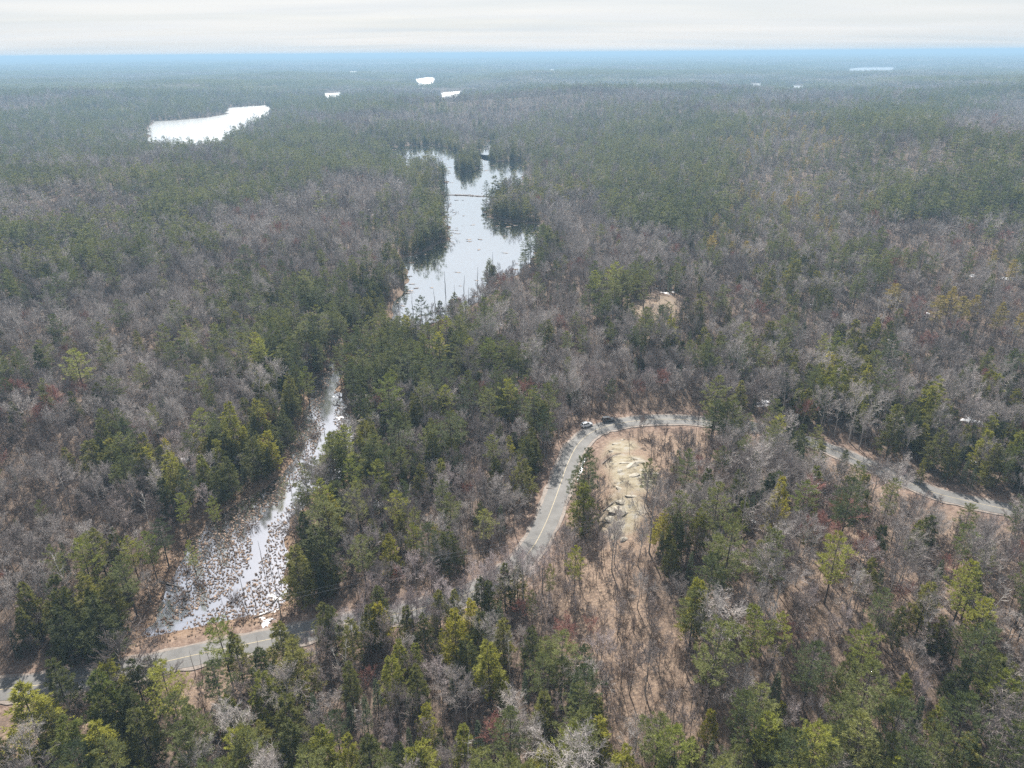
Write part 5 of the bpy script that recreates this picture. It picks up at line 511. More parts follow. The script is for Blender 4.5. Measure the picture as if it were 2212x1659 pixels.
def hardwood(seed, h=14., R=4.2, lod=0, limbs=7, clear=.35, thick=1.0, dens=1.0, up=.16):
    """leafless broadleaf: clear stem, rising limbs, forking branches, fine twigs"""
    rng = np.random.RandomState(seed); tr, cr = MB(), MB()
    lead = trunk_line(rng, h * .78, 6, .03); r0 = .17 * h / 14 * thick
    rad = np.linspace(r0, r0 * .22, 6); tube(tr, lead, rad, 6 if not lod else 4)
    tw_p, tw_d, tw_L, tw_r = [], [], [], []
    for k in range(limbs + 2):
        z = h * (clear + (.70 - clear) * (k / (limbs + 1)) ** .9); p = np.array([np.interp(z, lead[:, 2], lead[:, 0]), np.interp(z, lead[:, 2], lead[:, 1]), z])
        a = k * 2.4 + rng.normal(0, .4); f = k / (limbs + 1)
        el = .45 + .65 * f + rng.normal(0, .12); L = (R * 1.25 * (1 - .35 * f)) * rng.uniform(.75, 1.15)
        d = np.array([math.cos(a) * math.cos(el), math.sin(a) * math.cos(el), math.sin(el)])
        pts = polybranch(rng, p, d, L, 4, .13, up)
        lr = r0 * .42 * (1 - .4 * f); tube(cr, pts, np.linspace(lr, lr * .25, 5), 4 if not lod else 3, 0, False)
        nb = int((13 if not lod else 7) * dens)
        for q in range(nb):
            u = .25 + .75 * (q + rng.rand()) / nb; i = min(int(u * 4), 3); fr = u * 4 - i; b = pts[i] * (1 - fr) + pts[i + 1] * fr
            dd = unit(unit(pts[i + 1] - pts[i]) * 1.0 + rng.normal(0, .62, 3) + [0, 0, .22]); bl = L * .42 * (1.15 - .5 * u) * rng.uniform(.7, 1.2)
            bpts = polybranch(rng, b, dd, bl, 2, .14, .12)
            for e in range(2):
                tw_p.append(bpts[e]); tw_d.append(bpts[e + 1] - bpts[e]); tw_L.append(bl * .62); tw_r.append(lr * (.26 - .08 * e) + .006 + (0.02 if lod else 0))
            nt = 8 if not lod else 5
            for e in range(nt):
                v = .2 + .8 * (e + rng.rand()) / nt; bi = 0 if v < .5 else 1; bb = bpts[bi] + (bpts[bi + 1] - bpts[bi]) * (v * 2 - bi)
                d3 = unit(dd + rng.normal(0, .6, 3) + [0, 0, .18]); l3 = bl * .5 * rng.uniform(.6, 1.2)
                tw_p.append(bb); tw_d.append(d3); tw_L.append(l3); tw_r.append(.021 if not lod else .06)
                if not lod:
                    for g in range(3):
                        w = rng.uniform(.25, .95); tw_p.append(bb + d3 * l3 * w); tw_d.append(d3 + rng.normal(0, .55, 3)); tw_L.append(l3 * .55 * rng.uniform(.6, 1.2)); tw_r.append(.015)
    cones(cr, tw_p, tw_d, tw_L, tw_r, 1)
    return tr, cr
def slim_tree(seed, h=11., R=1.9, lod=0):
    return hardwood(seed, h, R, lod, limbs=6, clear=.34, thick=.62, dens=.75, up=.24)
def birch(seed, h=14., R=2.2, lod=0):
    rng = np.random.RandomState(seed); tr, cr = MB(), MB()
    for s in range(rng.randint(1, 3)):
        lean = rng.normal(0, .11, 2); z = np.linspace(-.3, h * rng.uniform(.82, 1), 7); x = np.column_stack([lean[0] * z + .3 * s, lean[1] * z, z]) + np.column_stack([rng.normal(0, .06, (7, 2)), np.zeros(7)])
        tube(tr, x, np.linspace(.12, .03, 7), 5)
        P, D, L, Rr = [], [], [], []
        for k in range(16):
            u = rng.uniform(.40, .98); i = min(int(u * 6), 5); p = x[i] + (x[i + 1] - x[i]) * (u * 6 - i); a = rng.uniform(0, 6.28); el = rng.uniform(.5, 1.1)
            pts = polybranch(rng, p, [math.cos(a) * math.cos(el), math.sin(a) * math.cos(el), math.sin(el)], R * (1.25 - .7 * u) * rng.uniform(.7, 1.2), 3, .12, .1)
            tube(cr, pts, [.04, .032, .024, .012], 3, 0, False)
            for e in range(8):
                v = rng.uniform(.2, 1) * 2.999; j = int(v); b = pts[j] + (pts[j + 1] - pts[j]) * (v - j)
                P.append(b); D.append(unit(pts[j + 1] - pts[j]) + rng.normal(0, .5, 3)); L.append(rng.uniform(.4, 1.0)); Rr.append(.013)
        cones(cr, P, D, L, Rr, 1)
    return tr, cr
def snag(seed, h=9., R=.8, lod=0):
    rng = np.random.RandomState(seed); tr, cr = MB(), MB()
    lean = rng.normal(0, .05, 2); z = np.linspace(-.5, h, 6); x = np.column_stack([lean[0] * z, lean[1] * z, z]) + np.column_stack([rng.normal(0, .05, (6, 2)), np.zeros(6)])
    tube(tr, x, np.linspace(.13, .025, 6), 5)
    n = 16; u = rng.uniform(.3, .95, n); a = rng.uniform(0, 6.28, n)
    p = np.column_stack([np.interp(u * h, z, x[:, 0]), np.interp(u * h, z, x[:, 1]), u * h])
    cones(cr, p, np.column_stack([np.cos(a), np.sin(a), rng.normal(.35, .3, n)]), rng.uniform(.4, 1.5, n) * (1.25 - u) * R / .8, .022, 0)
    return tr, cr
def thin_pine(seed, h=15., R=2.0, lod=0):
    return white_pine(seed, h, R, lod)
def brush(seed, h=2.6, R=1.6, n=34):
    rng = np.random.RandomState(seed); mb = MB(); P, D, L, Rr = [], [], [], []
    for k in range(n):
        a = rng.uniform(0, 6.28); r = R * .45 * rng.rand(); p = np.array([r * math.cos(a), r * math.sin(a), -.1])
        d = np.array([math.cos(a) * .45, math.sin(a) * .45, 1.]) + rng.normal(0, .2, 3); l = h * rng.uniform(.5, 1.05)
        P.append(p); D.append(d); L.append(l); Rr.append(.028)
        for e in range(7):
            u = rng.uniform(.3, .95); P.append(p + unit(d) * l * u); D.append(d + rng.normal(0, .55, 3)); L.append(l * .38 * rng.uniform(.5, 1.2)); Rr.append(.015)
    cones(mb, P, D, L, Rr); return mb
def sapling(seed, h=5., R=1.2, n=3):
    rng = np.random.RandomState(seed); mb = MB(); P, D, L, Rr = [], [], [], []
    for s in range(n):
        q = rng.normal(0, .5, 2); d = np.array([*rng.normal(0, .1, 2), 1.]); hh = h * rng.uniform(.6, 1.1)
        P.append([q[0], q[1], -.2]); D.append(d); L.append(hh + .2); Rr.append(.05)
        for e in range(22):
            u = rng.uniform(.25, .97); a = rng.uniform(0, 6.28); dd = np.array([math.cos(a), math.sin(a), rng.uniform(.5, 1.6)]); b = np.array([q[0], q[1], 0]) + unit(d) * hh * u; l = R * (1.2 - u) * rng.uniform(.5, 1.2)
            P.append(b); D.append(dd); L.append(l); Rr.append(.018)
            for g in range(3): P.append(b + unit(dd) * l * rng.uniform(.3, .9)); D.append(dd + rng.normal(0, .5, 3)); L.append(l * .5); Rr.append(.011)
    cones(mb, P, D, L, Rr); return mb

# kind: builder, reference height, bark material, [crown materials], name, variants
KIND = {
 'w': (white_pine, 20., 4.8, 'bark', ['pine', 'bark'], 'white_pine', 5),
 'h': (hemlock, 15., 3.7, 'bark', ['hemlock', 'bark'], 'hemlock_tree', 5),
 's': (spruce, 11., 1.35, 'bark', ['spruce'], 'spruce_tree', 3),
 'y': (white_pine, 17., 3.4, 'bark', ['gold', 'bark'], 'golden_pine', 3),
 'b': (hardwood, 14., 4.9, 'palebark', ['twig', 'twig'], 'bare_maple', 6),
 't': (slim_tree, 11., 2.5, 'bark', ['slimtwig', 'slimtwig'], 'slim_bare_tree', 6),
 'r': (hardwood, 12., 3.9, 'palebark', ['redtwig', 'redtwig'], 'red_maple', 3),
 'k': (birch, 14., 2.2, 'birch', ['birch', 'twig'], 'white_birch', 4),
 'd': (snag, 9., .8, 'deadwood', ['deadwood'], 'dead_snag', 4),
}
store = {}
def proto_collection(name): return bpy.data.collections.new(name)     # never linked to the scene: holds shapes for the stuff objects
PROTO, FARC = {}, {}
for k, (fn, h0, r0, bk, cm, nm, nv) in KIND.items():
    PROTO[k] = []; nearc = proto_collection(nm + '_shapes'); farc = proto_collection(nm + '_far_shapes')
    for v in range(nv):
        sd = 100 + 17 * v + ord(k); rr = random.Random(sd)
        tr, cr = fn(sd, h0, r0 * rr.uniform(.88, 1.12), 0)
        tm = tr.mesh(nm + '_trunk', [M[bk]], True); cm_ = cr.mesh(nm + '_crown', [M[c] for c in cm])
        both = MB(); both.merge(tr); both.merge(cr, 1); bme = both.mesh(nm + '_whole', [M[bk]] + [M[c] for c in cm])
        PROTO[k].append((tm, cm_))
        nearc.objects.link(bpy.data.objects.new(nm + '_shape', bme))
        if v < 4:
            tr, cr = fn(sd + 5, h0, r0, 1); both = MB(); both.merge(tr); both.merge(cr, 1)
            farc.objects.link(bpy.data.objects.new(nm + '_far_shape', both.mesh(nm + '_far', [M[bk]] + [M[c] for c in cm])))
    FARC[k] = (nearc, farc)

def gn_scatter(name, pts, rot, scl, idx, coll, label, cat):
    """one stuff object: the shapes of a collection set down on many points"""
    me = bpy.data.meshes.new(name); n = len(pts); me.vertices.add(n); me.vertices.foreach_set('co', np.asarray(pts, np.float32).ravel())
    for an, ty, key, dat in (('rot', 'FLOAT_VECTOR', 'vector', rot), ('scl', 'FLOAT_VECTOR', 'vector', scl), ('idx', 'INT', 'value', idx)):
        a = me.attributes.new(an, ty, 'POINT'); a.data.foreach_set(key, np.asarray(dat, np.int32 if ty == 'INT' else np.float32).ravel())
    o = link(name, me); o['kind'] = 'stuff'; o['label'] = label; o['category'] = cat
    ng = bpy.data.node_groups.new(name, 'GeometryNodeTree'); ng.interface.new_socket('Geometry', in_out='INPUT', socket_type='NodeSocketGeometry'); ng.interface.new_socket('Geometry', in_out='OUTPUT', socket_type='NodeSocketGeometry')
    n_ = ng.nodes; gi = n_.new('NodeGroupInput'); go = n_.new('NodeGroupOutput'); ip = n_.new('GeometryNodeInstanceOnPoints'); ci = n_.new('GeometryNodeCollectionInfo')
    ci.inputs['Collection'].default_value = coll; ci.inputs['Separate Children'].default_value = True; ci.inputs['Reset Children'].default_value = True
    ip.inputs['Pick Instance'].default_value = True
    def na(nm, dt):
        x = n_.new('GeometryNodeInputNamedAttribute'); x.data_type = dt; x.inputs['Name'].default_value = nm; return next(s for s in x.outputs if s.enabled and s.name == 'Attribute')
    ng.links.new(gi.outputs[0], ip.inputs['Points']); ng.links.new(ci.outputs[0], ip.inputs['Instance'])
    ng.links.new(na('idx', 'INT'), ip.inputs['Instance Index']); ng.links.new(na('rot', 'FLOAT_VECTOR'), ip.inputs['Rotation']); ng.links.new(na('scl', 'FLOAT_VECTOR'), ip.inputs['Scale'])
    ng.links.new(ip.outputs[0], go.inputs[0])
    md = o.modifiers.new('scatter', 'NODES'); md.node_group = ng
    return o

# ------------------------------------------------------------------ where the trees stand
rng = np.random.RandomState(11)
MIX = {   # stand type: share of each kind, share of places filled
 'D': (dict(w=.03, h=.02, s=.03, b=.46, t=.40, r=.03, k=.02), .97),
 'B': (dict(w=.015, h=.01, s=.01, b=.60, t=.33, r=.03, k=.02), .97),
 'M': (dict(w=.12, h=.10, s=.05, b=.34, t=.35, r=.02, k=.02), .95),
 'P': (dict(w=.62, h=.08, s=.03, b=.26, t=.20, k=.01), .92),
 'Q': (dict(w=.26, h=.04, s=.03, b=.40, t=.31, r=.01, k=.01), .95),
 'C': (dict(w=.03, h=.40, s=.10, b=.20, t=.23, k=.01), .95),
 'T': (dict(w=.01, h=.01, s=.03, b=.16, t=.75, r=.03, k=.01), 1.0),
 'S': (dict(w=.06, h=.08, s=.28, b=.22, t=.34, k=.02), .95),
 'G': (dict(w=.12, h=.02, s=.05, y=.05, b=.34, t=.44, k=.01), .95),
 'O': (dict(b=.14, t=.82, r=.03, k=.01), .75),
 'o': (dict(w=.05, h=.05, s=.02, b=.32, t=.52, r=.03, k=.01), .95),
 'N': (dict(t=.85, b=.15), .09),
}
HERO_XY = np.array([(a, b) for (a, b, *_r) in HEROES])
def scatter(r0, r1, sp):
    ys = np.arange(-20, r1, sp); pts = []
    for i, y in enumerate(ys):
        half = 70 + 0.86 * max(y, 0) + 30
        xs = np.arange(-half, half, sp) + (sp / 2 if i % 2 else 0); pts.append(np.column_stack([xs, np.full(len(xs), y)]))
    p = np.vstack(pts); p += rng.uniform(-.46, .46, p.shape) * sp
    r = np.hypot(p[:, 0], p[:, 1]); return p[(r >= r0) & (r < r1) & (p[:, 1] > 40)]
def stand_types(p):
    ty = np.array(['D'] * len(p)); n1 = vnoise(p[:, 0], p[:, 1], 160, 30); n2 = vnoise(p[:, 0], p[:, 1], 60, 31); q = .45 * n1 + .2 * n2 + .35 * vnoise(p[:, 0], p[:, 1], 480, 32)
    ty[q > .53] = 'Q'; ty[q > .59] = 'P'; ty[q < .43] = 'B'
    for (cx, cy_, ra, rb, az, t) in STANDS:
        dx, dy = p[:, 0] - cx, p[:, 1] - cy_; u = dx * math.cos(az) + dy * math.sin(az); w = -dx * math.sin(az) + dy * math.cos(az)
        m = (u / ra) ** 2 + (w / rb) ** 2 + rng.normal(0, .16, len(p)) + .5 * (n2 - .5) < 1; ty[m] = t
    return ty
def pick_kinds(ty):
    out = np.array(['t'] * len(ty)); keep = np.ones(len(ty), bool); u = rng.rand(len(ty)); f = rng.rand(len(ty))
    for t in np.unique(ty):
        mix, fill = MIX[str(t)]; ks = list(mix); cum = np.cumsum([mix[k] for k in ks]); cum /= cum[-1]; m = ty == t
        out[m] = np.array(ks)[np.minimum(np.searchsorted(cum, u[m]), len(ks) - 1)]; keep[m] = f[m] < fill
    return out, keep
trees = []      # x, y, z, kind, height, hero, distance
HT = dict(w=16.6, h=13.6, s=9., y=15., b=12.8, t=9.8, r=11., k=12.5, d=8.)
for (r0, r1, sp) in ((0, 330, 3.9), (330, 700, 4.6), (700, 1400, 6.0), (1400, 2700, 8.0)):
    p = scatter(r0, r1, sp); ty = stand_types(p); kd, keep = pick_kinds(ty)
    z, wd, rd = ground(p[:, 0], p[:, 1], True)
    keep &= (wd > np.where(kd == 't', -2.0 + 6 * rng.rand(len(p)), 2.0)) & (rd > 6.2 + 3.5 * rng.rand(len(p)))
    if r0 < 600:
        dmin = np.full(len(p), 1e9); big = np.isin(kd, list('whyb'))
        for i in range(0, len(p), 4000):
            q = p[i:i + 4000]; dmin[i:i + 4000] = np.sqrt(((q[:, None] - HERO_XY[None]) ** 2).sum(2)).min(1)
        keep &= dmin > np.where(big, 4.6, 2.2)
    hs = np.array([HT[k] for k in kd]) * np.exp(rng.normal(0, 1, len(p)) * np.where(np.isin(kd, list('whsy')), .17, .24)) * (1.0 if r0 < 1400 else 1.1)
    for i in np.nonzero(keep)[0]: trees.append((p[i, 0], p[i, 1], z[i], kd[i], hs[i], None))
sh = []
for nm_ in ('pond', 'lake', 'marsh_water', 'island'):
    P_ = np.array(ISLAND if nm_ == 'island' else WATER[nm_]); stp = {'lake': 6.0, 'marsh_water': 6.0}.get(nm_, 3.6)
    for i in range(len(P_)):
        a_, b_ = P_[i], P_[(i + 1) % len(P_)]; e_ = b_ - a_; L_ = np.hypot(*e_); nn = np.array([e_[1], -e_[0]]) / (L_ + 1e-6)
        for q_ in range(int(L_ / stp) + 1):
            for off in (3.5, 8.0):
                c_ = a_ + e_ * rng.rand() + nn * (off + rng.uniform(-2, 3)) * (1 if rng.rand() < .5 else -1); sh.append((c_[0], c_[1], nm_))
sp_ = np.array([(a, b) for a, b, c in sh]); z_, wd_, rd_ = ground(sp_[:, 0], sp_[:, 1], True); ws_ = water_dist(sp_[:, 0], sp_[:, 1] - 14.0)
for (x, y, nm_), z0_, w0_, r0_, s0_ in zip(sh, z_, wd_, rd_, ws_):
    if w0_ < 1.2 or r0_ < 12: continue
    if nm_ == 'marsh_water' and (rng.rand() < .55 or y < 200): continue
    if nm_ in ('pond', 'lake') and s0_ > 0 and rng.rand() < .85: continue
    k = rng.choice(list('hhhhhhsw')) if nm_ != 'marsh_water' else rng.choice(list('hhsbttr'))
    trees.append((x, y, z0_, str(k), HT[str(k)] * math.exp(rng.normal(0, .22)) * .82, None))
for nm_, P_ in WATER.items():
    P_ = np.array(P_)
    if P_[:, 1].min() < 2300: continue
    (xa, ya), (xb, yb) = P_.min(0) - 90, P_.max(0) + 90; sp = 10.0; qx, qy = np.meshgrid(np.arange(xa, xb, sp), np.arange(ya, yb, sp))
    q = np.column_stack([qx.ravel(), qy.ravel()]) + rng.uniform(-4.5, 4.5, (qx.size, 2)); d_ = sdf(q[:, 0], q[:, 1], P_); q = q[(d_ > 3) & (d_ < 85)]; q = q[rng.permutation(len(q))[:2600]]; zq = ground(q[:, 0], q[:, 1])
    kk = rng.choice(list('whhbbt'), len(q))
    for (x, y), z0_, k in zip(q, zq, kk): trees.append((x, y, z0_, str(k), HT[str(k)] * math.exp(rng.normal(0, .2)), None))
hz = ground(HERO_XY[:, 0], HERO_XY[:, 1])
for (x, y, k, h, wf, tint), z in zip(HEROES, hz): trees.append((x, y, z, k, h, (wf, tint)))

TINT = {'': (1, 1, 1), 'Y': (1.6, 1.6, .98), 'D': (.55, .62, .7), 'P': (1.35, 1.3, 1.35), 'L': (1.8, 1.68, .92)}
def visible(x, y, z, m=0.03):
    q = np.array([x, y, z - CAM_H]); d = q[1] * math.cos(PITCH) - q[2] * math.sin(PITCH)
    if d < 20: return False
    u = q[0] / d; w = (q[1] * math.sin(PITCH) + q[2] * math.cos(PITCH)) / d
    return abs(u) < .72 + m and -.54 - m < w < .56
def clearing(t):                                                    # the open verge south of the parked cars
    return t[5] is None and any(c[2] - 42 < t[1] < c[2] + 3 and abs(t[0] - c[1] * t[1] / c[2]) < 5.5 for c in CARS)
trees = [t for t in trees if not clearing(t)]
by = {k: [] for k in KIND}
for t in trees: by[t[3]].append(t)
CAPS = dict(w=290, h=290, s=200, y=60, b=280, t=240, r=60, k=90, d=60)
KNAME = dict(w='white pine', h='hemlock', s='spruce', y='golden pine', b='grey maple', t='slim tree', r='red-budding maple', k='white birch', d='dead snag')
OWN = dict(KNAME, b='leafless grey maple', t='slim leafless tree', y='golden-needled pine')
GROUP = dict(w='white pines standing in the forest', h='hemlocks standing in the forest', s='narrow spruces in the forest', y='golden-needled pines', b='leafless grey maples', t='slim leafless trees', r='red-budding maples', k='white-barked birches', d='dead snags in the marsh')
CROWNWORD = dict(w='layered crown', h='dense cone crown', s='spire crown', y='layered golden crown', b='spreading bare crown', t='thin bare crown', r='reddish bare crown', k='white bark', d='broken bare stem')
TINTWORD = {'w': {'': 'green', 'Y': 'yellow-green', 'D': 'dark green', 'P': 'pale green', 'L': 'bright green'},
            'h': {'': 'olive', 'Y': 'yellow-olive', 'D': 'dark', 'P': 'pale olive', 'L': 'bright olive'}}
ref = []
def zone(x, y, wd, rd):
    kx, ky = KNOLLS[0][0], KNOLLS[0][1]
    if rd < 11: return 'along the paved road' if x > 5 else 'along the marsh road'
    if wd < 1 : return 'in shallow water'
    if wd < 12: return 'at the marsh edge' if y < 330 else 'at the pond shore'
    if math.hypot(x - kx, y - ky) < 30: return 'on the rocky knoll'
    if x > 0 and y < 185: return 'below the rocky knoll'
    if y < 125: return 'south of the road'
    if x < -20 and y < 330: return 'west of the marsh'
    if 0 < x and y > 235: return 'beyond the road bend'
    return 'between marsh and road'
rest = {k: [] for k in KIND}; singles = []
for k, L in by.items():
    vis = [t for t in L if t[5] is not None or visible(t[0], t[1], t[2] + .6 * t[4])]
    vis.sort(key=lambda t: (t[5] is None, (math.hypot(t[0], t[1]) + 30) / t[4]))
    ch = vis[:CAPS[k]]; ids = {id(t) for t in ch}
    singles += ch; rest[k] = [t for t in L if id(t) not in ids]
sx = np.array([t[0] for t in singles]); sy = np.array([t[1] for t in singles])
_, swd, srd = ground(sx, sy, True)
rs = random.Random(5)
for i, (x, y, z, k, h, hero) in enumerate(singles):
    fn, h0, r0, bk, cm, nm, nv = KIND[k]
    wf, tint = hero if hero else (1.0 * rs.uniform(.85, 1.15), '')
    if not hero and k in 'wh': tint = rs.choices(['', 'Y', 'D', 'P', 'L'], [5, 1.0, 1.6, .6, .7] if k == 'w' else [5, 2.4, 1.4, .2, 1.4])[0]
    e = bpy.data.objects.new(nm, None); col.objects.link(e); e.empty_display_size = .5
    e.location = (x, y, z); e.rotation_euler = (0, 0, rs.uniform(0, 6.28)); s = h / h0; e.scale = (s * wf, s * wf, s)
    tm, cm_ = PROTO[k][rs.randrange(nv)]; tc_ = (*TINT[tint], 1)
    o1 = link('trunk', tm, e); o2 = link('crown', cm_, e); o2.color = tc_
    d2 = (sx - x) ** 2 + (sy - y) ** 2; d2[i] = 1e9; j1, j2 = [int(q) for q in np.argsort(d2)[:2]]; n1, n2 = KNAME[singles[j1][3]], KNAME[singles[j2][3]]
    ratio = h / HT[k]; size = 'towering' if ratio > 1.3 else 'tall' if ratio > 1.08 else 'mid-sized' if ratio > .88 else 'small'
    wide = 'broad' if wf > 1.08 else 'narrow' if wf < .92 else ''; cw = TINTWORD.get(k, {}).get(tint, '')
    nb = ('standing alone' if d2[j1] > 150 else f'near a {n1}' if d2[j2] > 150 else f'between two {n1}s' if n1 == n2 else f'between a {n1} and a {n2}').replace('birchs', 'birches')
    for wd_w in (wide, ''):
        lab = ' '.join(f'{size} {wd_w} {cw} {OWN[k]} {nb} {zone(x, y, swd[i], srd[i])}'.split())
        if len(lab.split()) <= 16: break
    if len(lab.split()) > 16: lab = lab.replace(' a ', ' ')
    tag(e, lab, 'tree', GROUP[k])
for k, L in rest.items():
    fn, h0, r0, bk, cm, nm, nv = KIND[k]
    for far in (0, 1):
        S = [t for t in L if (math.hypot(t[0], t[1]) > 520) == bool(far)]
        if not S: continue
        n = len(S); p = np.array([t[:3] for t in S]); h = np.array([t[4] for t in S]) / h0; wv = rng.uniform(.85, 1.18, n) * (1.0 if not far else 1.12)
        rot = np.column_stack([rng.normal(0, .03, n), rng.normal(0, .03, n), rng.uniform(0, 6.283, n)])
        gn_scatter('distant_' + nm + '_forest' if far else nm + '_stand', p, rot, np.column_stack([h * wv, h * wv, h]), rng.randint(0, min(nv, 4) if far else nv, n), FARC[k][far],
                   f'{KNAME[k]} trees massed in the ' + ('far forest round the ponds' if far else 'nearer forest round road and marsh'), 'forest')

# far forest in patches of many small crowns
def forest_patch(seed, mixw, size=90., n=150):
    r = np.random.RandomState(seed); mb = MB(); mats = ['pine', 'hemlock', 'twig', 'slimtwig']
    for i in range(n):
        a = r.uniform(0, 6.28); q = size * .56 * math.sqrt(r.rand()); x, y = q * math.cos(a), q * math.sin(a); k = r.choice(4, p=mixw); h = (16, 12.5, 12, 10)[k] * math.exp(r.normal(0, .18)); R = (4, 3, 4.2, 3.6)[k] * r.uniform(.8, 1.2)
        m = 26; u = r.rand(m); aa = r.uniform(0, 6.28, m); prof = (1 - u) ** .7 if k < 2 else np.sqrt(np.maximum(0, 1 - (2 * u - 1) ** 2)) * .8 + .2
        rr = R * prof * np.sqrt(r.rand(m)); c = np.column_stack([x + rr * np.cos(aa), y + rr * np.sin(aa), h * (.3 + .7 * u)])
        d = np.column_stack([np.cos(aa), np.sin(aa), r.uniform(-.2, .9, m)]); fans(mb, r, c, d, r.normal(0, .4, (m, 3)) + [0, 0, 1], r.uniform(1.3, 2.2, m), .9 if k < 2 else .5, 2 if k < 2 else 3, .8, .3, int(k))
    return mb.mesh('forest_patch', [M[t] for t in mats])
pc = proto_collection('forest_patches')
for i, mw in enumerate(([.08, .06, .46, .40], [.30, .15, .30, .25], [.62, .18, .12, .08], [.16, .10, .40, .34], [.45, .15, .22, .18])):
    pc.objects.link(bpy.data.objects.new('patch_%d' % i, forest_patch(500 + i, mw)))
for nm_, r0, r1, sp, sc in (('distant_forest', 2600, 8200, 70., (1, 1, 1)), ('horizon_forest', 8100, 23500, 200., (2.9, 2.9, 1.5))):
    p = scatter(r0, r1, sp); z, wd, _ = ground(p[:, 0], p[:, 1], True)
    m = wd > 42 * sc[0]; p, z = p[m], z[m]; n = len(p)
    q = .65 * vnoise(p[:, 0], p[:, 1], 520, 40) + .35 * vnoise(p[:, 0], p[:, 1], 190, 41) - .10 * sstep(0, 1, (p[:, 0] / (p[:, 1] + 1) - .1) / .5) + rng.normal(0, .05, n)
    ix = np.where(q < .36, 0, np.where(q < .46, 3, np.where(q < .56, 1, np.where(q < .64, 4, 2))))
    gn_scatter(nm_, np.column_stack([p, z]), np.column_stack([0 * z, 0 * z, rng.uniform(0, 6.28, n)]), np.tile(sc, (n, 1)) * rng.uniform(.9, 1.15, (n, 1)), ix, pc,
               'mixed forest canopy ' + ('beyond the far lake' if r0 < 5000 else 'running to the hazy horizon'), 'forest')

# undergrowth: brush and saplings between the trees, sedge tussocks in the marsh
bc = proto_collection('brush_shapes')
for i in range(4): bc.objects.link(bpy.data.objects.new('brush_%d' % i, brush(900 + i).mesh('brush', [M['brush']])))
for i in range(4): bc.objects.link(bpy.data.objects.new('sapling_%d' % i, sapling(950 + i).mesh('sapling', [M['slimtwig']])))
p = np.vstack([scatter(0, 300, 2.6), scatter(300, 520, 4.2)]); z, wd, rd = ground(p[:, 0], p[:, 1], True); ty = stand_types(p)
fill = np.array([{'O': .50, 'o': .7, 'N': .05, 'T': .95, 'C': .75, 'P': .7}.get(str(t), .95) for t in ty])
m = (rng.rand(len(p)) < fill) & (wd > -1 + 5 * rng.rand(len(p))) & (rd > 5.6 + 2 * rng.rand(len(p))); p, z = p[m], z[m]; n = len(p)
gn_scatter('undergrowth', np.column_stack([p, z]), np.column_stack([rng.normal(0, .08, (n, 2)), rng.uniform(0, 6.28, n)]), rng.uniform(.55, 1.25, (n, 1)) * np.ones((1, 3)), rng.randint(0, 8, n), bc,
           'leafless brown brush and saplings under the trees', 'undergrowth')
def tussock(seed):
    r = np.random.RandomState(seed); mb = MB(); n = 9
    ring0 = [(math.cos(i * 6.283 / n) * .34 * r.uniform(.8, 1.2), math.sin(i * 6.283 / n) * .34 * r.uniform(.8, 1.2), -.15) for i in range(n)]
    ring1 = [(x * 1.08, y * 1.08, .12 + r.uniform(0, .08)) for x, y, _ in ring0]; top = [(r.uniform(-.05, .05), r.uniform(-.05, .05), .30)]
    F = [(i, (i + 1) % n, n + (i + 1) % n, n + i) for i in range(n)]; mb.add(ring0 + ring1, F)
    mb.add(ring1 + top, [(i, (i + 1) % n, n) for i in range(n)])
    k = 44; a = r.uniform(0, 6.28, k); q = r.rand(k) ** .5 * .3
    cones(mb, np.column_stack([q * np.cos(a), q * np.sin(a), np.full(k, .18)]), np.column_stack([np.cos(a), np.sin(a), r.uniform(.1, 1.2, k)]), r.uniform(.25, .6, k), .035)
    return mb
tcol = proto_collection('tussock_shapes')
for i in range(4): tcol.objects.link(bpy.data.objects.new('tussock_%d' % i, tussock(700 + i).mesh('tussock', [M['sedge']])))
mp_ = np.array(WATER['marsh_water']); x0, y0 = mp_.min(0); x1, y1 = mp_.max(0)
gxx, gyy = np.meshgrid(np.arange(x0 - 6, x1 + 6, .72), np.arange(y0 - 6, y1 + 6, .72)); p = np.column_stack([gxx.ravel(), gyy.ravel()]); p += rng.uniform(-.4, .4, p.shape)
wd = sdf(p[:, 0], p[:, 1], mp_); m = (wd < 5); p, wd = p[m], wd[m]
ch = np.full(len(p), 1e9)
CH = np.array(CHANNEL)
for i in range(len(CH) - 1):
    ax, ay, aw = CH[i]; bx, by_, bw = CH[i + 1]; t = np.clip(((p[:, 0] - ax) * (bx - ax) + (p[:, 1] - ay) * (by_ - ay)) / ((bx - ax) ** 2 + (by_ - ay) ** 2), 0, 1)
    ch = np.minimum(ch, np.hypot(p[:, 0] - ax - t * (bx - ax), p[:, 1] - ay - t * (by_ - ay)) - (aw + t * (bw - aw)))
dens = sstep(-.4, 2.2, ch) * (.46 + .5 * sstep(3, 14, ch) * vnoise(p[:, 0], p[:, 1], 14, 50) * 1.6 + .5 * (1 - sstep(-9, 0, wd))) + .35 * (vnoise(p[:, 0], p[:, 1], 6, 51) - .5) * (ch > 0)
_, _, rd = ground(p[:, 0], p[:, 1], True)
m = (rng.rand(len(p)) < dens) & (rd > 6.5); p = p[m]; n = len(p); z = np.maximum(ground(p[:, 0], p[:, 1]), 0) - .02
gn_scatter('sedge_tussocks', np.column_stack([p, z]), np.column_stack([rng.normal(0, .1, (n, 2)), rng.uniform(0, 6.28, n)]), np.column_stack([rng.gamma(3, .16, n) + .12, rng.gamma(3, .13, n) + .12, rng.uniform(.4, .9, n)]), rng.randint(0, 4, n), tcol,
           'dead brown sedge tussocks rising from the marsh water', 'sedge')
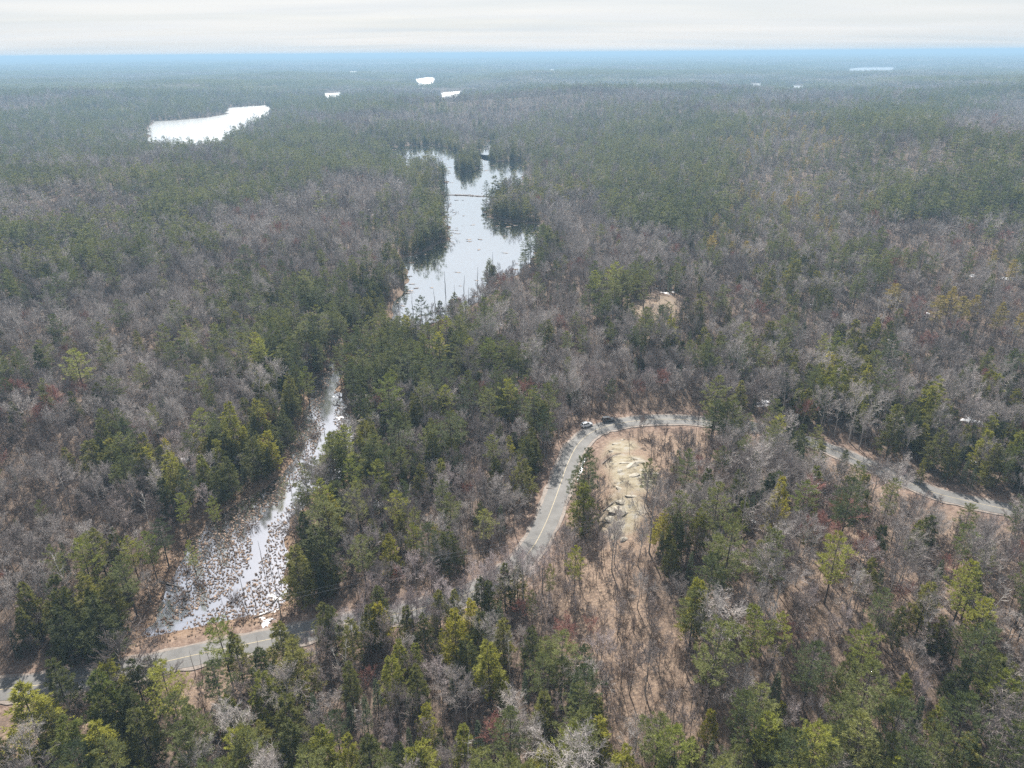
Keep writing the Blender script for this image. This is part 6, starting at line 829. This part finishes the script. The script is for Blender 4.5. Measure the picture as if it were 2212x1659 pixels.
# debris and sedge rafts on the pond
pp = np.array(WATER['pond']); x0, y0 = pp.min(0); x1, y1 = pp.max(0); q = np.column_stack([rng.uniform(x0, x1, 9000), rng.uniform(y0, y1, 9000)])
wd = water_dist(q[:, 0], q[:, 1]); ins = (sdf(q[:, 0], q[:, 1], pp) < 0)
dn = (1 - sstep(-14, 1, wd)) * 0 + sstep(-16, 0, wd) * .5 + .06 + .5 * sstep(.62, .75, vnoise(q[:, 0], q[:, 1], 28, 60)) * sstep(-45, -10, wd)
m = ins & (wd < 1) & (rng.rand(len(q)) < dn * .35); q = q[m]; n = len(q)
gn_scatter('floating_sedge_rafts', np.column_stack([q, np.full(n, -.05)]), np.column_stack([0 * q, rng.normal(0, .3, n)]), np.column_stack([rng.uniform(1.2, 6, n), rng.uniform(.8, 2.2, n), rng.uniform(.5, 1.1, n)]), rng.randint(0, 4, n), tcol,
           'low rafts of dead sedge and mud on the pond', 'sedge')

# ------------------------------------------------------------------ bushes, snow, rocks, logs, dam
for i, (x, y, r) in enumerate(BUSHES):
    o = link('alder_bush', brush(1200 + i, 2.6, r * 1.3, 90).mesh('alder_bush', [M['brush']]), None, (x, y, max(gz(x, y), 0) - .05))
    tag(o, f"{'wide' if r > 3 else 'small'} leafless alder bush {BUSHWORD[i]}", 'bush', 'alder bushes in the marsh')
def snow_mesh(seed, rx, ry):
    r = np.random.RandomState(seed); n = 44; rx *= .8; ry *= .8; k = r.normal(0, 1, (12, 2)); V = []
    ang = np.arange(n) * 2 * math.pi / n; f = 1 + sum(.20 / (j * .45 + .7) * (k[j, 0] * np.cos((j + 2) * ang) + k[j, 1] * np.sin((j + 2) * ang)) for j in range(12)); f = np.clip(f, .30, 1.7)
    mb = MB(); rings = [(1.0, -.10), (.93, .03), (.7, .07), (.35, .10)]
    for s, z in rings: V += [(rx * s * f[i] * math.cos(ang[i]), ry * s * f[i] * math.sin(ang[i]), z + r.uniform(-.02, .02)) for i in range(n)]
    V.append((0, 0, .11)); F = []
    for q in range(3): F += [(q * n + i, q * n + (i + 1) % n, (q + 1) * n + (i + 1) % n, (q + 1) * n + i) for i in range(n)]
    mb.add(V, F); mb.add(V[3 * n:4 * n] + [V[-1]], [(i, (i + 1) % n, n) for i in range(n)]); return mb.mesh('snow_patch', [M['snow']], True)
for i, (x, y, rx, ry, az) in enumerate(SNOW):
    me = snow_mesh(300 + i, rx, ry); o = link('snow_patch', me, None, (x, y, 0), az)
    co = np.array([v.co[:] for v in me.vertices]); wx = x + co[:, 0] * math.cos(az) - co[:, 1] * math.sin(az); wy = y + co[:, 0] * math.sin(az) + co[:, 1] * math.cos(az)
    g_, wd_, rd_ = ground(wx, wy, True); zz = np.maximum(g_, 0.0) + co[:, 2] + .03
    me.vertices.foreach_set('co', np.column_stack([co[:, :2], zz]).astype(np.float32).ravel()); me.update()
    _, w0, r0_ = ground(x, y, True)
    tag(o, f"{'broad' if rx * ry > 14 else 'small'} {'long' if max(rx, ry) > 2.2 * min(rx, ry) else 'rounded'} patch of old snow {zone(x, y, w0[0], r0_[0])}", 'snow patch', 'snow patches left on the ground')
def rock_mesh(seed, sx_, sy_, sz_):
    r = np.random.RandomState(seed); bm = bmesh.new(); bmesh.ops.create_icosphere(bm, subdivisions=3, radius=1)
    pl = [(unit(r.normal(0, 1, 3)), r.uniform(.5, .9)) for _ in range(11)]
    for v in bm.verts:
        c = np.array(v.co)
        for nn, dd in pl:
            e = c @ nn - dd
            if e > 0: c = c - nn * e
        c = c * (1 + .05 * r.normal()); v.co = (c[0] * sx_, c[1] * sy_, c[2] * sz_)
    me = bpy.data.meshes.new('boulder'); bm.to_mesh(me); bm.free(); me.materials.append(M['stone']); return me
for i, (x, y, a, b, c, az) in enumerate(ROCKS):
    c *= .7
    o = link('granite_rock', rock_mesh(60 + i, a, b, c), None, (x, y, gz(x, y) - c * .12), az)
    tag(o, f"{'large' if a * b > 6 else 'low' if a * b > 2.5 else 'small'} {'long' if a > 1.8 * b else 'blocky'} grey granite slab on the knoll {'crest' if y > KNOLLS[0][1] else 'slope'} inside the road bend", 'rock', 'granite slabs on the knoll')
for i, (xa, ya, xb, yb) in enumerate(LOGS):
    L = math.hypot(xb - xa, yb - ya); mb = MB(); rr_ = np.random.RandomState(40 + i); n = 6; t = np.linspace(0, 1, n)
    pts = np.column_stack([xa + (xb - xa) * t, ya + (yb - ya) * t, np.maximum(ground(xa + (xb - xa) * t, ya + (yb - ya) * t), 0) + .22]); c0 = pts[0].copy()
    tube(mb, pts - c0, np.linspace(.2, .07, n), 6); k = 10; u = rr_.uniform(.3, 1, k); cones(mb, np.column_stack([np.interp(u, t, (pts - c0)[:, j]) for j in range(3)]), rr_.normal(0, 1, (k, 3)) * [1, 1, .4] + [0, 0, .3], rr_.uniform(.5, 1.5, k), .03)
    o = link('fallen_log', mb.mesh('fallen_log', [M['deadwood']], True), None, c0)
    _, w0, r0_ = ground((xa + xb) / 2, (ya + yb) / 2, True)
    tag(o, f"fallen dead tree trunk lying {zone((xa + xb) / 2, (ya + yb) / 2, w0[0], r0_[0])}", 'log', 'fallen trunks')
mb = MB(); D0, D1 = np.array(DAM[0]), np.array(DAM[1]); n = 60; t = np.linspace(0, 1, n); rr_ = np.random.RandomState(3)
pts = np.column_stack([D0[0] + (D1[0] - D0[0]) * t, D0[1] + (D1[1] - D0[1]) * t + 2.5 * np.sin(t * 5) + rr_.normal(0, .4, n), np.full(n, -.25)]); tube(mb, pts - pts[0], rr_.uniform(.7, 1.3, n), 8)
k = 400; j = rr_.randint(0, n, k); cones(mb, pts[j] - pts[0] + rr_.normal(0, .4, (k, 3)) + [0, 0, .5], rr_.normal(0, 1, (k, 3)) * [1, 1, .35], rr_.uniform(.8, 2.2, k), .05)
tag(link('beaver_dam', mb.mesh('beaver_dam', [M['brush']]), None, pts[0]), 'low beaver dam of sticks and mud across the pond', 'dam')

# ------------------------------------------------------------------ utility line
PT = []
def pole_mesh():
    mb = MB(); tube(mb, [(0, 0, -.8), (0, 0, 4), (0, 0, 9.6)], [.16, .14, .11], 10); return mb.mesh('pole', [M['wood']], True)
pm = pole_mesh(); mb = MB()
def box(mb, c, s, mi=0):
    c = np.array(c, float); s = np.array(s, float) / 2
    V = [c + s * np.array(q) for q in ((-1, -1, -1), (1, -1, -1), (1, 1, -1), (-1, 1, -1), (-1, -1, 1), (1, -1, 1), (1, 1, 1), (-1, 1, 1))]
    mb.add(V, [(3, 2, 1, 0), (4, 5, 6, 7), (0, 1, 5, 4), (1, 2, 6, 5), (2, 3, 7, 6), (3, 0, 4, 7)], mi)
box(mb, (0, -.17, 9.1), (.12, .10, .12)); box(mb, (0, -.17, 9.1), (1.9, .094, .115)); arm = mb.mesh('crossarm', [M['wood']])
mb = MB(); tube(mb, [(0, 0, 0), (0, 0, .08), (0, 0, .16)], [.05, .07, .04], 8); insm = mb.mesh('insulator', [M['ceramic']], True)
POLEWORD = ['in the trees beside the marsh road', 'between the marsh snow and the dark hemlocks', 'rising behind the pale maples at the road', 'just past the road where the wires cross', 'on the slope below the rocky knoll', 'among the pines beyond the slope']
for i, (x, y) in enumerate(POLES):
    a, b = POLES[max(i - 1, 0)], POLES[min(i + 1, len(POLES) - 1)]; az = math.atan2(b[1] - a[1], b[0] - a[0]) + math.pi / 2
    z = gz(x, y); e = bpy.data.objects.new('utility_pole', None); col.objects.link(e); e.location = (x, y, z); e.rotation_euler = (0, 0, az)
    link('pole', pm, e); link('crossarm', arm, e)
    for s in (-.8, .8): link('insulator', insm, e, (s, -.17, 9.16))
    tag(e, 'weathered wooden utility pole ' + POLEWORD[i], 'utility pole', 'utility poles along the wire line'); PT.append((x, y, z, az))
for s, lw in ((-.8, 'wire on the pond side of the utility poles'), (.8, 'wire on the open-slope side of the utility poles')):
    P = []
    for i, (x, y, z, az) in enumerate(PT):
        p = np.array([x + s * math.cos(az) + .17 * math.sin(az), y + s * math.sin(az) - .17 * math.cos(az), z + 9.33])
        if P:
            q = P[-1]
            for t in np.linspace(0, 1, 9)[1:-1]: P.append(q * (1 - t) + p * t - np.array([0, 0, 4 * .9 * t * (1 - t)]))
        P.append(p)
    P = np.array(P); mb = MB(); tube(mb, P - P[0], .022, 4); tag(link('utility_wire', mb.mesh('utility_wire', [M['wire']]), None, P[0]), 'thin sagging ' + lw, 'wire')

# ------------------------------------------------------------------ vehicles
def loft(mb, secs, mi=0, caps=True):
    """secs: list of closed rings (same count)"""
    n = len(secs[0]); V = [p for s in secs for p in s]
    F = [(i * n + k, i * n + (k + 1) % n, (i + 1) * n + (k + 1) % n, (i + 1) * n + k) for i in range(len(secs) - 1) for k in range(n)]
    mb.add(V, F, mi)
    if caps: mb.add(secs[0], [list(range(n))[::-1]], mi); mb.add(secs[-1], [list(range(n))], mi)
def vehicle(name, x, y, z, az, label, paint, boxy):
    e = bpy.data.objects.new(name, None); col.objects.link(e); e.location = (x, y, z); e.rotation_euler = (0, 0, az); tag(e, label, 'car')
    L, Wd, Hh = (4.75, 1.86, 1.82) if boxy else (4.65, 1.85, 1.66)
    def ring(xx, zb, zt, w, wt): return [(xx, -w, zb), (xx, -w, (zb + zt) / 2 + .05), (xx, -wt, zt), (xx, wt, zt), (xx, w, (zb + zt) / 2 + .05), (xx, w, zb)]
    mb = MB(); hw = Wd / 2
    if boxy: prof = [(-2.30, .42, 1.08, .84, .80), (-2.22, .34, 1.12, hw, .88), (-1.2, .34, 1.14, hw, .90), (.75, .34, 1.14, hw, .90), (1.2, .34, 1.13, hw, .84), (2.0, .36, 1.06, hw, .76), (2.25, .42, .98, .80, .68)]
    else: prof = [(-2.28, .45, .92, .78, .74), (-2.15, .32, 1.0, hw, .84), (-1.2, .28, 1.02, hw, .87), (.6, .28, 1.0, hw, .86), (1.3, .28, .98, hw, .82), (2.0, .30, .88, hw, .74), (2.30, .38, .72, .74, .62)]
    loft(mb, [ring(*p) for p in prof]); body = link('body', mb.mesh('body', [M[paint]]), e)
    mb = MB()
    cp = [(-2.16, 1.12, .82, 1.12, .82), (-2.06, 1.12, .84, Hh - .04, .74), (-1.9, 1.12, .84, Hh, .72), (.35, 1.12, .84, Hh, .72), (.50, 1.12, .84, Hh - .05, .70), (.95, 1.12, .84, 1.14, .80)] if boxy else \
         [(-2.12, 1.0, .80, 1.0, .80), (-1.75, 1.0, .81, Hh - .10, .66), (-1.5, 1.0, .82, Hh - .02, .66), (-.2, 1.0, .82, Hh, .66), (.25, 1.0, .82, Hh - .05, .64), (1.15, 1.0, .80, 1.0, .78)]
    loft(mb, [[(a, -wb, zb - .06), (a, -wt, zt), (a, wt, zt), (a, wb, zb - .06)] for a, zb, wb, zt, wt in cp]); link('cabin', mb.mesh('cabin', [M[paint]]), e)
    def panel(nm, pts, mat, off):
        mb = MB(); P = np.array(pts, float); c = P.mean(0); nr = np.cross(P[1] - P[0], P[2] - P[0]); nr /= np.linalg.norm(nr)
        if nr @ np.array(off) < 0: nr = -nr
        mb.add(np.vstack([P + nr * .012, P - nr * .03]), [(0, 1, 2, 3), (7, 6, 5, 4), (0, 4, 5, 1), (1, 5, 6, 2), (2, 6, 7, 3), (3, 7, 4, 0)]); return link(nm, mb.mesh(nm, [M[mat]]), e)
    zb, zt = (1.16, Hh - .12) if boxy else (1.04, Hh - .14); wb, wt = (.842, .738) if boxy else (.812, .69)
    for s in (-1, 1):
        for a0, a1, a2, a3 in (((-1.95, -1.15, -1.15, -1.88), (-1.07, -.25, -.25, -1.07), (-.17, .72, .42, -.17)) if boxy else ((-1.85, -1.1, -1.1, -1.55), (-1.02, -.2, -.2, -1.02), (-.12, .9, .35, -.12))):
            panel('side_window', [(a0, s * wb, zb), (a1, s * wb, zb), (a2, s * wt, zt), (a3, s * wt, zt)], 'glass', (0, s, 0))
        panel('mirror', [(.72, s * .9, 1.06), (.92, s * .9, 1.06), (.92, s * 1.04, 1.2), (.72, s * 1.04, 1.2)], paint, (0, 0, 1))
        panel('headlight', [(2.20 if boxy else 2.17, s * .50, .68), (2.20 if boxy else 2.12, s * .74, .68), (2.18 if boxy else 2.10, s * .74, .86), (2.18 if boxy else 2.14, s * .50, .86)], 'lamp', (1, 0, 0))
        panel('tail_light', [(-2.29, s * .60, .70), (-2.27, s * .76, .70), (-2.26, s * .76, .95), (-2.28, s * .60, .95)], 'redlamp', (-1, 0, 0))
    if boxy:
        panel('windscreen', [(.93, -.76, 1.17), (.93, .76, 1.17), (.54, .66, Hh - .09), (.54, -.66, Hh - .09)], 'glass', (1, 0, .6)); panel('rear_window', [(-2.155, -.7, 1.2), (-2.155, .7, 1.2), (-2.08, .66, Hh - .14), (-2.08, -.66, Hh - .14)], 'glass', (-1, 0, .1))
    else:
        panel('windscreen', [(1.10, -.72, 1.04), (1.10, .72, 1.04), (.30, .6, Hh - .08), (.30, -.6, Hh - .08)], 'glass', (.6, 0, .8)); panel('rear_window', [(-2.08, -.70, 1.07), (-2.08, .70, 1.07), (-1.79, .60, Hh - .16), (-1.79, -.60, Hh - .16)], 'glass', (-1, 0, .4))
    R_ = .39 if boxy else .35
    def wheel(px, py, pz):
        mb = MB(); n = 18; prof_ = [(-.11, R_ * .62), (-.12, R_ * .9), (-.07, R_), (.07, R_), (.12, R_ * .9), (.11, R_ * .62)]
        loft(mb, [[(r_ * math.cos(6.283 * i / n), o_, r_ * math.sin(6.283 * i / n)) for i in range(n)] for o_, r_ in prof_], caps=False)
        w = link('wheel', mb.mesh('tyre', [M['rubber']], True), e, (px, py, pz)); mb = MB()
        loft(mb, [[(r_ * math.cos(6.283 * i / n), o_, r_ * math.sin(6.283 * i / n)) for i in range(n)] for o_, r_ in ((-.09, R_ * .63), (.09, R_ * .63))]); link('rim', mb.mesh('rim', [M['chrome']]), w); return w
    for px in (-1.38, 1.42):
        for s in (-1, 1): wheel(px, s * (hw - .07), R_)
    if boxy:
        w = wheel(-2.42, 0, .98); w.rotation_euler = (0, 0, math.pi / 2)
    return e
def road_point(i, off): p = RC[i] + RN[i] * off; return p[0], p[1], RZ[i] + .03
for (nm, px, py, az, lab, pt, bx) in CARS:
    vehicle(nm, px, py, float(road_dist(np.array([px]), np.array([py]))[1][0]) + .0, az, lab, pt, bx)

# ------------------------------------------------------------------ the air
mb = MB(); hx0, hx1, hy0, hy1 = gx.min() - 300, gx.max() + 300, gy.min() - 300, gy.max() + 300; box(mb, ((hx0 + hx1) / 2, (hy0 + hy1) / 2, 67), (hx1 - hx0, hy1 - hy0, 146)); hz_me = mb.mesh('haze', [])
hm, hn, hl = newmat('pale_haze'); pv = N(hn, 'ShaderNodeVolumePrincipled'); ho = N(hn, 'ShaderNodeOutputMaterial'); hl.new(pv.outputs[0], ho.inputs['Volume'])
pv.inputs['Color'].default_value = (0.37, 0.58, 0.79, 1); pv.inputs['Density'].default_value = 0.00020; pv.inputs['Anisotropy'].default_value = 0.0
hz_me.materials.append(hm); ho_ = link('haze', hz_me); ho_['kind'] = 'stuff'; ho_['label'] = 'thin blue spring haze over the forest'; ho_['category'] = 'haze'
